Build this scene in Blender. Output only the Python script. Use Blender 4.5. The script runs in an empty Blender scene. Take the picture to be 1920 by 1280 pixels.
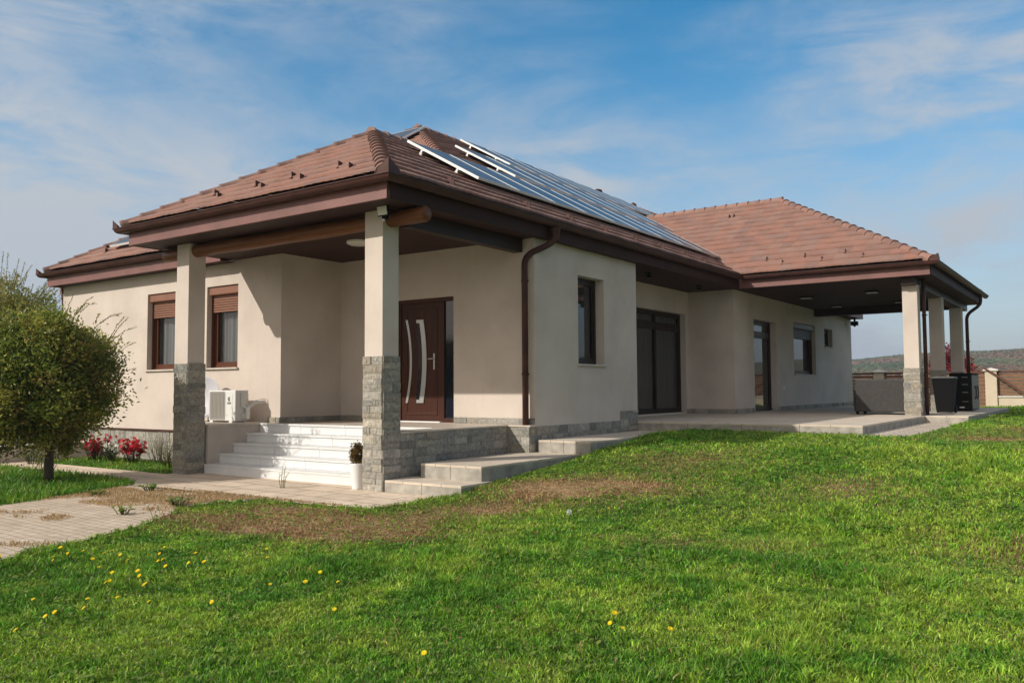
import bpy, bmesh, math, random
import numpy as np
from mathutils import Vector, Matrix, noise as mnoise
random.seed(7); rng=np.random.default_rng(11)
sc=bpy.context.scene; COL=sc.collection
R=math.radians

# ------------------------------------------------------------------ materials
MATS={}
def new_mat(name):
    m=bpy.data.materials.new(name); m.use_nodes=True
    nt=m.node_tree; b=nt.nodes['Principled BSDF']; MATS[name]=m
    return m,nt,b
def N(nt,t,**kw):
    n=nt.nodes.new(t)
    for k,v in kw.items():
        if k in ('op','operation'): n.operation=v
        else: setattr(n,k,v)
    return n
def L(nt,a,b): nt.links.new(a,b)
def ramp(nt,fac,stops):
    r=N(nt,'ShaderNodeValToRGB'); e=r.color_ramp.elements
    while len(e)<len(stops): e.new(.5)
    for el,(p,c) in zip(e,stops): el.position=p; el.color=(*c,1)
    L(nt,fac,r.inputs[0]); return r.outputs[0]
def noise(nt,vec,scale,detail=4,rough=.55):
    n=N(nt,'ShaderNodeTexNoise'); n.inputs['Scale'].default_value=scale; n.inputs['Detail'].default_value=detail
    n.inputs['Roughness'].default_value=rough
    if vec is not None: L(nt,vec,n.inputs['Vector'])
    return n.outputs['Fac']
def pos(nt): return N(nt,'ShaderNodeNewGeometry').outputs['Position']
def bump(nt,b,h,strength=.3,dist=.01,prev=None):
    n=N(nt,'ShaderNodeBump'); n.inputs['Strength'].default_value=strength; n.inputs['Distance'].default_value=dist
    L(nt,h,n.inputs['Height'])
    if prev is not None: L(nt,prev,n.inputs['Normal'])
    L(nt,n.outputs[0],b.inputs['Normal']); return n.outputs[0]
def mixc(nt,a,b,fac,mode='MIX'):
    m=N(nt,'ShaderNodeMix',data_type='RGBA',blend_type=mode)
    for s,v in ((m.inputs[6],a),(m.inputs[7],b),(m.inputs[0],fac)):
        if hasattr(v,'links'): L(nt,v,s)
        else: s.default_value=v if not isinstance(v,tuple) else (*v,1)
    return m.outputs[2]
def simple(name,col,rough=.6,metal=0,var=.0,scale=8,bmp=0,bscale=60,coat=0,spec=None):
    m,nt,b=new_mat(name)
    b.inputs['Base Color'].default_value=(*col,1); b.inputs['Roughness'].default_value=rough; b.inputs['Metallic'].default_value=metal
    if spec is not None: b.inputs['Specular IOR Level'].default_value=spec
    if coat: b.inputs['Coat Weight'].default_value=coat; b.inputs['Coat Roughness'].default_value=.15
    if var:
        f=noise(nt,pos(nt),scale)
        lo=tuple(c*(1-var) for c in col); hi=tuple(min(1,c*(1+var)) for c in col)
        L(nt,ramp(nt,f,[(.3,lo),(.7,hi)]),b.inputs['Base Color'])
    if bmp: bump(nt,b,noise(nt,pos(nt),bscale,3),bmp,.004)
    return m
def attr_mat(name,rough=.7,bmp=.3,bscale=50,var=.2,spec=.5,trans=0):
    m,nt,b=new_mat(name)
    a=N(nt,'ShaderNodeAttribute',attribute_name='Col')
    f=noise(nt,pos(nt),bscale*.4,4)
    g=ramp(nt,f,[(.25,(1-var,)*3),(.75,(1+var*.6,)*3)])
    c=mixc(nt,a.outputs['Color'],g,1.0,'MULTIPLY')
    L(nt,c,b.inputs['Base Color']); b.inputs['Roughness'].default_value=rough; b.inputs['Specular IOR Level'].default_value=spec
    if bmp: bump(nt,b,noise(nt,pos(nt),bscale,5),bmp,.006)
    if trans:
        out=nt.nodes['Material Output']; t=N(nt,'ShaderNodeBsdfTranslucent'); L(nt,c,t.inputs['Color'])
        mx=N(nt,'ShaderNodeMixShader'); mx.inputs[0].default_value=trans
        L(nt,b.outputs[0],mx.inputs[1]); L(nt,t.outputs[0],mx.inputs[2]); L(nt,mx.outputs[0],out.inputs['Surface'])
    return m

def plaster():
    m,nt,b=new_mat('plaster'); p=pos(nt)
    f=noise(nt,p,1.3,5); c=ramp(nt,f,[(.28,(.57,.497,.443)),(.5,(.64,.56,.499)),(.72,(.685,.602,.54))])
    # faint rain streaks running down the render
    mp=N(nt,'ShaderNodeMapping'); mp.inputs['Scale'].default_value=(5,5,.35); L(nt,p,mp.inputs[0])
    s=ramp(nt,noise(nt,mp.outputs[0],2.2,5,.6),[(.56,(1,1,1)),(.85,(.94,.93,.92))])
    # splash dirt low on the wall: own blotchy shape
    sp=N(nt,'ShaderNodeSeparateXYZ'); L(nt,p,sp.inputs[0])
    L(nt,mixc(nt,c,s,1.0,'MULTIPLY'),b.inputs['Base Color'])
    b.inputs['Roughness'].default_value=.92; b.inputs['Specular IOR Level'].default_value=.15
    n1=bump(nt,b,noise(nt,p,120,4,.75),.55,.006); bump(nt,b,noise(nt,p,9,3),.15,.02,n1)
plaster()
simple('cheek_plaster',(.56,.49,.43),.9,0,.10,3,.25,120)
def tile_mat():
    m,nt,b=new_mat('roof_tile')
    uv=N(nt,'ShaderNodeUVMap',uv_map='UVMap'); sp=N(nt,'ShaderNodeSeparateXYZ'); L(nt,uv.outputs[0],sp.inputs[0])
    def math_(op,a,v=None):
        n=N(nt,'ShaderNodeMath',op=op); L(nt,a,n.inputs[0])
        if v is not None:
            if hasattr(v,'links'): L(nt,v,n.inputs[1])
            else: n.inputs[1].default_value=v
        return n.outputs[0]
    row=math_('FLOOR',math_('DIVIDE',sp.outputs[1],.345))
    off=math_('MULTIPLY',math_('MODULO',row,2.0),.5)
    cu=math_('FLOOR',math_('ADD',math_('DIVIDE',sp.outputs[0],.3),off))
    cb=N(nt,'ShaderNodeCombineXYZ'); L(nt,cu,cb.inputs[0]); L(nt,row,cb.inputs[1])
    w=N(nt,'ShaderNodeTexWhiteNoise',noise_dimensions='2D'); L(nt,cb.outputs[0],w.inputs['Vector'])
    c=ramp(nt,w.outputs['Value'],[(0,(.245,.145,.12)),(.3,(.285,.158,.126)),(.55,(.315,.160,.122)),(.8,(.295,.178,.145)),(1,(.25,.155,.135))])
    p=pos(nt)
    c=mixc(nt,c,ramp(nt,noise(nt,p,3.5,6,.7),[(.3,(.86,.85,.85)),(.7,(1.10,1.09,1.07))]),1.0,'MULTIPLY')
    # lichen specks
    c=mixc(nt,c,(.30,.27,.23),ramp(nt,noise(nt,p,26,4,.6),[(.62,(0,0,0)),(.74,(.5,.5,.5))]))
    L(nt,c,b.inputs['Base Color']); b.inputs['Roughness'].default_value=.75; b.inputs['Specular IOR Level'].default_value=.3
    # side lap between neighbouring tiles
    fr=math_('FRACT',math_('ADD',math_('DIVIDE',sp.outputs[0],.3),off))
    e=math_('LESS_THAN',fr,.035)
    h=math_('SUBTRACT',noise(nt,p,70,4),math_('MULTIPLY',e,1.2))
    bump(nt,b,h,.45,.006)
tile_mat()
def cap_mat():
    m,nt,b=new_mat('ridge_tile'); a=N(nt,'ShaderNodeAttribute',attribute_name='Col'); p=pos(nt)
    c=mixc(nt,a.outputs['Color'],ramp(nt,noise(nt,p,9,6,.7),[(.3,(.75,.75,.76)),(.7,(1.12,1.1,1.08))]),1.0,'MULTIPLY')
    L(nt,c,b.inputs['Base Color']); b.inputs['Roughness'].default_value=.72; bump(nt,b,noise(nt,p,80,4),.4,.005)
cap_mat()
simple('fascia_shaded',(.048,.022,.018),.6,0,.16,2.5,.18,20,spec=.12)  # same paint as the other fascias, with the shaded side's darkness painted in
simple('brown_metal',(.075,.034,.028),.42,0,.25,3,.12,25,spec=.2)
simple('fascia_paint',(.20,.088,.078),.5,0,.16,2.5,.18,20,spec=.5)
def boards():
    m,nt,b=new_mat('soffit_boards'); p=pos(nt)
    sp=N(nt,'ShaderNodeSeparateXYZ'); L(nt,p,sp.inputs[0])
    d=N(nt,'ShaderNodeMath',op='DIVIDE'); L(nt,sp.outputs[1],d.inputs[0]); d.inputs[1].default_value=.1
    fl=N(nt,'ShaderNodeMath',op='FLOOR'); L(nt,d.outputs[0],fl.inputs[0])
    fr=N(nt,'ShaderNodeMath',op='FRACT'); L(nt,d.outputs[0],fr.inputs[0])
    w=N(nt,'ShaderNodeTexWhiteNoise',noise_dimensions='1D'); L(nt,fl.outputs[0],w.inputs['W'])
    c=ramp(nt,w.outputs['Value'],[(0,(.040,.016,.011)),(1,(.060,.024,.016))])
    mp=N(nt,'ShaderNodeMapping'); mp.inputs['Scale'].default_value=(.6,14,14); L(nt,p,mp.inputs[0])
    c=mixc(nt,c,ramp(nt,noise(nt,mp.outputs[0],4,5),[(.3,(.7,.7,.7)),(.7,(1.2,1.2,1.2))]),1.0,'MULTIPLY')
    g=N(nt,'ShaderNodeMath',op='LESS_THAN'); L(nt,fr.outputs[0],g.inputs[0]); g.inputs[1].default_value=.1
    c=mixc(nt,c,(.012,.006,.004),g.outputs[0])
    L(nt,c,b.inputs['Base Color']); b.inputs['Roughness'].default_value=.6; b.inputs['Specular IOR Level'].default_value=.2
    iv=N(nt,'ShaderNodeMath',op='SUBTRACT'); iv.inputs[0].default_value=1; L(nt,g.outputs[0],iv.inputs[1])
    bump(nt,b,iv.outputs[0],.6,.008)
boards()
def wood(name,c1,c2,rough=.45,axis=0):
    m,nt,b=new_mat(name); p=pos(nt); mp=N(nt,'ShaderNodeMapping')
    s=[16,16,16]; s[axis]=.7; mp.inputs['Scale'].default_value=s; L(nt,p,mp.inputs[0])
    f=noise(nt,mp.outputs[0],3,6,.65)
    L(nt,ramp(nt,f,[(.3,c1),(.7,c2)]),b.inputs['Base Color']); b.inputs['Roughness'].default_value=rough; b.inputs['Specular IOR Level'].default_value=.25
    bump(nt,b,f,.25,.004)
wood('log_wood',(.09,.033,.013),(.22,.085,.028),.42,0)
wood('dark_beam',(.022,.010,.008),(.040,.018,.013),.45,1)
wood('door_wood',(.036,.012,.008),(.080,.026,.014),.4,2)
wood('frame_wood',(.075,.025,.013),(.13,.045,.022),.4,2)
wood('dark_frame',(.018,.011,.010),(.032,.019,.016),.4,2)
wood('fence_wood',(.17,.088,.052),(.30,.165,.10),.6,0)
wood('pole_wood',(.10,.04,.026),(.15,.065,.04),.5,0)
simple('shutter',(.24,.105,.065),.45,0,.08,6)
simple('sill_stone',(.55,.50,.44),.6,0,.1,9)
simple('white_tile',(.74,.745,.75),.35,0,.05,5)
simple('porch_tile',(.58,.50,.42),.5,0,.16,4,.1,40)
def concrete():
    m,nt,b=new_mat('concrete'); p=pos(nt)
    c=ramp(nt,noise(nt,p,2.2,7,.65),[(.25,(.47,.40,.325)),(.55,(.62,.535,.44)),(.8,(.70,.61,.51))])
    c=mixc(nt,c,(.16,.14,.115),ramp(nt,noise(nt,p,6,6,.7),[(.58,(0,0,0)),(.78,(.55,.55,.55))]))
    L(nt,c,b.inputs['Base Color']); b.inputs['Roughness'].default_value=.85
    bump(nt,b,noise(nt,p,90,5),.4,.004)
concrete()
simple('kerb',(.36,.335,.295),.9,0,.30,5,.45,70)
def pavers(name,c1,c2,mortar,bw,bh,rot,ms=.012,off=.5):
    m,nt,b=new_mat(name); p=pos(nt)
    mp=N(nt,'ShaderNodeMapping'); mp.inputs['Rotation'].default_value=(0,0,rot); L(nt,p,mp.inputs[0])
    wn=N(nt,'ShaderNodeTexNoise'); wn.inputs['Scale'].default_value=3; L(nt,p,wn.inputs['Vector'])
    ad=N(nt,'ShaderNodeMixRGB',blend_type='LINEAR_LIGHT'); ad.inputs[0].default_value=.012
    L(nt,mp.outputs[0],ad.inputs[1]); L(nt,wn.outputs['Color'],ad.inputs[2])
    br=N(nt,'ShaderNodeTexBrick',offset=off); L(nt,ad.outputs[0],br.inputs['Vector'])
    br.inputs['Color1'].default_value=(*c1,1); br.inputs['Color2'].default_value=(*c2,1); br.inputs['Mortar'].default_value=(*mortar,1)
    br.inputs['Scale'].default_value=1; br.inputs['Brick Width'].default_value=bw; br.inputs['Row Height'].default_value=bh
    br.inputs['Mortar Size'].default_value=ms; br.inputs['Mortar Smooth'].default_value=.3
    c=mixc(nt,br.outputs['Color'],ramp(nt,noise(nt,p,2.5,7,.68),[(.25,(.72,.70,.68)),(.75,(1.12,1.1,1.08))]),1.0,'MULTIPLY')
    c=mixc(nt,c,(.22,.15,.08),ramp(nt,noise(nt,p,1.6,7,.72),[(.56,(0,0,0)),(.74,(.55,.55,.55))]))
    L(nt,c,b.inputs['Base Color']); b.inputs['Roughness'].default_value=.88
    iv=N(nt,'ShaderNodeMath',op='SUBTRACT'); L(nt,noise(nt,p,60,4),iv.inputs[0]); L(nt,br.outputs['Fac'],iv.inputs[1])
    bump(nt,b,iv.outputs[0],.6,.01)
pavers('slab_paving',(.78,.66,.54),(.70,.585,.47),(.30,.235,.17),.62,.42,0.06,.012)
pavers('brick_paving',(.66,.56,.45),(.58,.485,.39),(.40,.32,.235),.15,.10,0.05,.008)
pavers('strip_paving',(.64,.56,.48),(.56,.49,.41),(.22,.18,.14),.4,.2,0.0,.010)
attr_mat('stone',.8,1.0,60,.42)
attr_mat('grass_blade',.45,0,50,.08,.35,.33)
attr_mat('leaf',.42,0,40,.1,.45,.42)
attr_mat('flower',.6,0,40,.05,.2,.25)
attr_mat('forest',.9,0,2,.1,.05,.35)
def soil():
    m,nt,b=new_mat('soil'); p=pos(nt)
    c=ramp(nt,noise(nt,p,5,7,.7),[(.3,(.045,.07,.015)),(.6,(.065,.085,.02)),(.8,(.10,.085,.04))]); a=N(nt,'ShaderNodeAttribute',attribute_name='Col'); sx=N(nt,'ShaderNodeSeparateColor'); L(nt,a.outputs['Color'],sx.inputs[0]); c=mixc(nt,c,ramp(nt,noise(nt,p,14,6,.7),[(.3,(.26,.17,.085)),(.7,(.40,.28,.15))]),sx.outputs[0])
    L(nt,c,b.inputs['Base Color']); b.inputs['Roughness'].default_value=.95; bump(nt,b,noise(nt,p,30,5),.8,.03)
soil()
def hillmat():
    m,nt,b=new_mat('hill'); p=pos(nt)
    c=ramp(nt,noise(nt,p,.012,6,.6),[(.3,(.09,.11,.05)),(.5,(.14,.13,.065)),(.7,(.17,.125,.075))])
    L(nt,c,b.inputs['Base Color']); b.inputs['Roughness'].default_value=.95
hillmat()
simple('bark',(.075,.055,.04),.9,0,.3,20,.8,50)
simple('white_plastic',(.78,.78,.76),.4)
simple('ac_metal',(.62,.61,.58),.45,0,.05,8)
simple('ac_grille',(.36,.335,.31),.6)
simple('dark_plastic',(.009,.009,.010),.65,spec=.12)
simple('grey_plastic',(.10,.10,.105),.5,0,.1,5)
simple('cabinet_skylit_side',(.16,.155,.155),.5,0,.1,5)  # sky brightness on the cabinet's side painted in as a paler grey
simple('lamp_glass',(.62,.60,.52),.35)
simple('led_glass',(.66,.69,.60),.25)
simple('aluminium',(.82,.83,.84),.32,0,spec=.6)
simple('steel',(.55,.55,.55),.35,.7)
simple('pot_white',(.82,.82,.83),.35)
simple('logo_dark',(.045,.045,.05),.5)
simple('dish_white',(.52,.52,.57),.4)
simple('curtain',(.36,.35,.335),.9,0,.06,6)
simple('interior_wall',(.25,.22,.19),.9)
simple('coping',(.74,.70,.64),.7,0,.06,6)
simple('post_plaster',(.66,.56,.43),.85,0,.06,4)
def rattan():
    m,nt,b=new_mat('rattan'); p=pos(nt); mp=N(nt,'ShaderNodeMapping'); L(nt,p,mp.inputs[0])
    br=N(nt,'ShaderNodeTexBrick',offset=.5); sx=N(nt,'ShaderNodeSeparateXYZ'); L(nt,p,sx.inputs[0])
    ad=N(nt,'ShaderNodeMath',op='ADD'); L(nt,sx.outputs[0],ad.inputs[0]); L(nt,sx.outputs[1],ad.inputs[1])
    cb=N(nt,'ShaderNodeCombineXYZ'); L(nt,ad.outputs[0],cb.inputs[0]); L(nt,sx.outputs[2],cb.inputs[1]); L(nt,cb.outputs[0],br.inputs['Vector'])
    br.inputs['Scale'].default_value=1; br.inputs['Brick Width'].default_value=.05; br.inputs['Row Height'].default_value=.022; br.inputs['Mortar Size'].default_value=.004
    br.inputs['Color1'].default_value=(.10,.095,.092,1); br.inputs['Color2'].default_value=(.065,.062,.06,1); br.inputs['Mortar'].default_value=(.012,.012,.012,1)
    L(nt,br.outputs['Color'],b.inputs['Base Color']); b.inputs['Roughness'].default_value=.5
    iv=N(nt,'ShaderNodeMath',op='SUBTRACT'); iv.inputs[0].default_value=1; L(nt,br.outputs['Fac'],iv.inputs[1]); bump(nt,b,iv.outputs[0],.8,.008)
rattan()
def solar():
    m,nt,b=new_mat('solar_cells')
    uv=N(nt,'ShaderNodeUVMap',uv_map='UVMap'); br=N(nt,'ShaderNodeTexBrick',offset=0.0); L(nt,uv.outputs[0],br.inputs['Vector'])
    br.inputs['Scale'].default_value=1; br.inputs['Brick Width'].default_value=.167; br.inputs['Row Height'].default_value=.16; br.inputs['Mortar Size'].default_value=.004
    br.inputs['Color1'].default_value=(.030,.034,.044,1); br.inputs['Color2'].default_value=(.036,.040,.050,1); br.inputs['Mortar'].default_value=(.10,.11,.13,1)
    L(nt,br.outputs['Color'],b.inputs['Base Color']); b.inputs['Roughness'].default_value=.28; b.inputs['Specular IOR Level'].default_value=.45
solar()
def glass(name,tint):
    m=bpy.data.materials.new(name); m.use_nodes=True; nt=m.node_tree; MATS[name]=m
    nt.nodes.remove(nt.nodes['Principled BSDF']); out=nt.nodes['Material Output']
    t=N(nt,'ShaderNodeBsdfTransparent'); t.inputs[0].default_value=(*tint,1)
    g=N(nt,'ShaderNodeBsdfGlossy'); g.inputs['Roughness'].default_value=.02; g.inputs['Color'].default_value=(.95,.97,1,1)
    lw=N(nt,'ShaderNodeLayerWeight'); lw.inputs[0].default_value=.5; pw=N(nt,'ShaderNodeMath',op='POWER'); L(nt,lw.outputs['Facing'],pw.inputs[0]); pw.inputs[1].default_value=3.5; f=N(nt,'ShaderNodeMath',op='MULTIPLY_ADD'); L(nt,pw.outputs[0],f.inputs[0]); f.inputs[1].default_value=.6; f.inputs[2].default_value=.05
    mx=N(nt,'ShaderNodeMixShader'); L(nt,f.outputs[0],mx.inputs[0]); L(nt,t.outputs[0],mx.inputs[1]); L(nt,g.outputs[0],mx.inputs[2]); L(nt,mx.outputs[0],out.inputs[0])
glass('window_glass',(.58,.60,.62)); glass('tinted_glass',(.36,.39,.41))
simple('door_glass',(.012,.016,.026),.06,spec=.8)

# ------------------------------------------------------------------ mesh builder
class MB:
    def __init__(s): s.v=[]; s.f=[]; s.m=[]; s.c=[]; s.uv=[]; s.mats=[]; s.cur=0; s.col=(1,1,1); s.smooth=[]; s.sm=False
    def mat(s,name):
        if name not in s.mats: s.mats.append(name)
        s.cur=s.mats.index(name); return s
    def face(s,pts,uv=None):
        i=len(s.v); s.v+= [tuple(p) for p in pts]; s.f.append(tuple(range(i,i+len(pts)))); s.m.append(s.cur); s.c.append(s.col); s.uv.append(uv); s.smooth.append(s.sm)
    def faces(s,verts,faces):
        i=len(s.v); s.v+=[tuple(p) for p in verts]
        for f in faces: s.f.append(tuple(i+k for k in f)); s.m.append(s.cur); s.c.append(s.col); s.uv.append(None); s.smooth.append(s.sm)
    def box(s,x0,x1,y0,y1,z0,z1,skip=''):
        v=[(x0,y0,z0),(x1,y0,z0),(x1,y1,z0),(x0,y1,z0),(x0,y0,z1),(x1,y0,z1),(x1,y1,z1),(x0,y1,z1)]
        f={'b':(0,3,2,1),'t':(4,5,6,7),'f':(0,1,5,4),'r':(1,2,6,5),'k':(2,3,7,6),'l':(3,0,4,7)}
        s.faces(v,[q for k,q in f.items() if k not in skip]); return s
    def obox(s,c,ax,ay,az,hx,hy,hz):
        c=Vector(c);ax=Vector(ax)*hx;ay=Vector(ay)*hy;az=Vector(az)*hz
        v=[c-ax-ay-az,c+ax-ay-az,c+ax+ay-az,c-ax+ay-az,c-ax-ay+az,c+ax-ay+az,c+ax+ay+az,c-ax+ay+az]
        s.faces(v,[(0,3,2,1),(4,5,6,7),(0,1,5,4),(1,2,6,5),(2,3,7,6),(3,0,4,7)]); return s
    def prism(s,poly,z0,z1):
        n=len(poly); v=[(x,y,z0) for x,y in poly]+[(x,y,z1) for x,y in poly]
        s.faces(v,[tuple(reversed(range(n))),tuple(range(n,2*n))]+[(i,(i+1)%n,n+(i+1)%n,n+i) for i in range(n)]); return s
    def tube(s,pts,r,seg=10,cap=True,r2=None):
        pts=[Vector(p) for p in pts]; n=len(pts); vs=[]; up=None
        old=s.sm; s.sm=True
        for i,p in enumerate(pts):
            d=(pts[min(i+1,n-1)]-pts[max(i-1,0)]).normalized()
            if up is None:
                up=Vector((0,0,1)) if abs(d.z)<.9 else Vector((1,0,0))
            a=d.cross(up).normalized(); b=a.cross(d).normalized(); up=b
            rr=r if r2 is None else r+(r2-r)*i/(n-1)
            if isinstance(r,(list,tuple)): rr=r[i]
            vs+=[p+a*math.cos(2*math.pi*k/seg)*rr+b*math.sin(2*math.pi*k/seg)*rr for k in range(seg)]
        fs=[(i*seg+k,i*seg+(k+1)%seg,(i+1)*seg+(k+1)%seg,(i+1)*seg+k) for i in range(n-1) for k in range(seg)]
        if cap: fs+=[tuple(reversed(range(seg))),tuple(range((n-1)*seg,n*seg))]
        s.faces(vs,fs); s.sm=old; return s
    def lathe(s,c,prof,seg=20,axis='z'):
        c=Vector(c); vs=[]; old=s.sm; s.sm=True
        for r,h in prof:
            for k in range(seg):
                a=2*math.pi*k/seg; x,y=r*math.cos(a),r*math.sin(a)
                vs.append(c+Vector({'z':(x,y,h),'y':(x,h,y),'x':(h,x,y)}[axis]))
        n=len(prof)
        s.faces(vs,[(i*seg+k,i*seg+(k+1)%seg,(i+1)*seg+(k+1)%seg,(i+1)*seg+k) for i in range(n-1) for k in range(seg)]); s.sm=old; return s
    def build(s,name,parent=None,bevel=0):
        me=bpy.data.meshes.new(name); me.from_pydata(s.v,[],s.f)
        for n in s.mats: me.materials.append(MATS[n])
        me.polygons.foreach_set('material_index',s.m)
        me.polygons.foreach_set('use_smooth',s.smooth)
        ln=[len(f) for f in s.f]
        ca=me.attributes.new('Col','FLOAT_COLOR','CORNER')
        arr=np.repeat(np.array([(*c,1) for c in s.c],dtype=np.float32),ln,axis=0); ca.data.foreach_set('color',arr.ravel())
        if any(u is not None for u in s.uv):
            ul=me.uv_layers.new(name='UVMap'); q=[]
            for u,k in zip(s.uv,ln): q+= list(u) if u is not None else [(0,0)]*k
            ul.data.foreach_set('uv',np.array(q,dtype=np.float32).ravel())
        me.update()
        o=bpy.data.objects.new(name,me); COL.objects.link(o)
        if parent: o.parent=parent
        if bevel:
            b=o.modifiers.new('bevel','BEVEL'); b.width=bevel; b.segments=2; b.limit_method='ANGLE'; b.angle_limit=R(40)
        return o
def tag(o,label=None,cat=None,group=None,kind=None):
    if label: o['label']=label
    if cat: o['category']=cat
    if group: o['group']=group
    if kind: o['kind']=kind
    return o
def empty(name,loc=(0,0,0),**k):
    o=bpy.data.objects.new(name,None); COL.objects.link(o); o.location=loc; o.empty_display_size=.2
    return tag(o,**k)
def B(name,parent,mat,*boxes,bevel=0):
    m=MB().mat(mat)
    for b in boxes: m.box(*b)
    return m.build(name,parent,bevel)
def dup(o,parent=None):
    c=o.copy(); COL.objects.link(c)
    if parent: c.parent=parent
    for ch in o.children: dup(ch,c)
    return c

# ------------------------------------------------------------------ value noise (numpy)
def vnoise(x,y,s=0):
    xi=np.floor(x).astype(np.int64); yi=np.floor(y).astype(np.int64); fx=x-xi; fy=y-yi
    fx=fx*fx*(3-2*fx); fy=fy*fy*(3-2*fy)
    def h(a,b):
        n=(a*374761393+b*668265263+s*1442695041)&0x7fffffff
        n=((n^(n>>13))*1274126177)&0x7fffffff
        return ((n^(n>>16))&0xffff)/65535.
    return (h(xi,yi)*(1-fx)+h(xi+1,yi)*fx)*(1-fy)+(h(xi,yi+1)*(1-fx)+h(xi+1,yi+1)*fx)*fy
def fbm(x,y,s=0,o=4):
    t=0;a=.5;n=0
    for k in range(o): t=t+a*vnoise(x*2**k,y*2**k,s+k); n+=a; a*=.55
    return t/n

# ------------------------------------------------------------------ camera, light, sky
CAMP=Vector((7.79217661,-8.07466383,1.32400911))
def camera():
    yaw,pitch,roll=R(35.28386694),R(3.2331319),R(-.35199606)
    cy,sy,cp,sp,cr,sr=math.cos(yaw),math.sin(yaw),math.cos(pitch),math.sin(pitch),math.cos(roll),math.sin(roll)
    f=Vector((-sy,cy,0));r=Vector((cy,sy,0));u=Vector((0,0,1))
    f2=f*cp+u*sp; u2=u*cp-f*sp; r3=r*cr+u2*sr; u3=u2*cr-r*sr
    cd=bpy.data.cameras.new('camera'); cd.sensor_width=36; cd.sensor_fit='HORIZONTAL'; cd.lens=1589.983/1920*36; cd.clip_start=.05; cd.clip_end=6000
    o=bpy.data.objects.new('camera',cd); COL.objects.link(o)
    o.matrix_world=Matrix(((r3.x,u3.x,-f2.x,CAMP.x),(r3.y,u3.y,-f2.y,CAMP.y),(r3.z,u3.z,-f2.z,CAMP.z),(0,0,0,1)))
    sc.camera=o
camera()
SD=Vector((.57,1,-.71)).normalized()
sl=bpy.data.lights.new('sun','SUN'); sl.energy=3.9; sl.angle=R(.53); sl.color=(1,.93,.82)
so=bpy.data.objects.new('sun',sl); COL.objects.link(so); so.rotation_euler=SD.to_track_quat('-Z','Y').to_euler(); so.location=(-10,-20,20)
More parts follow.
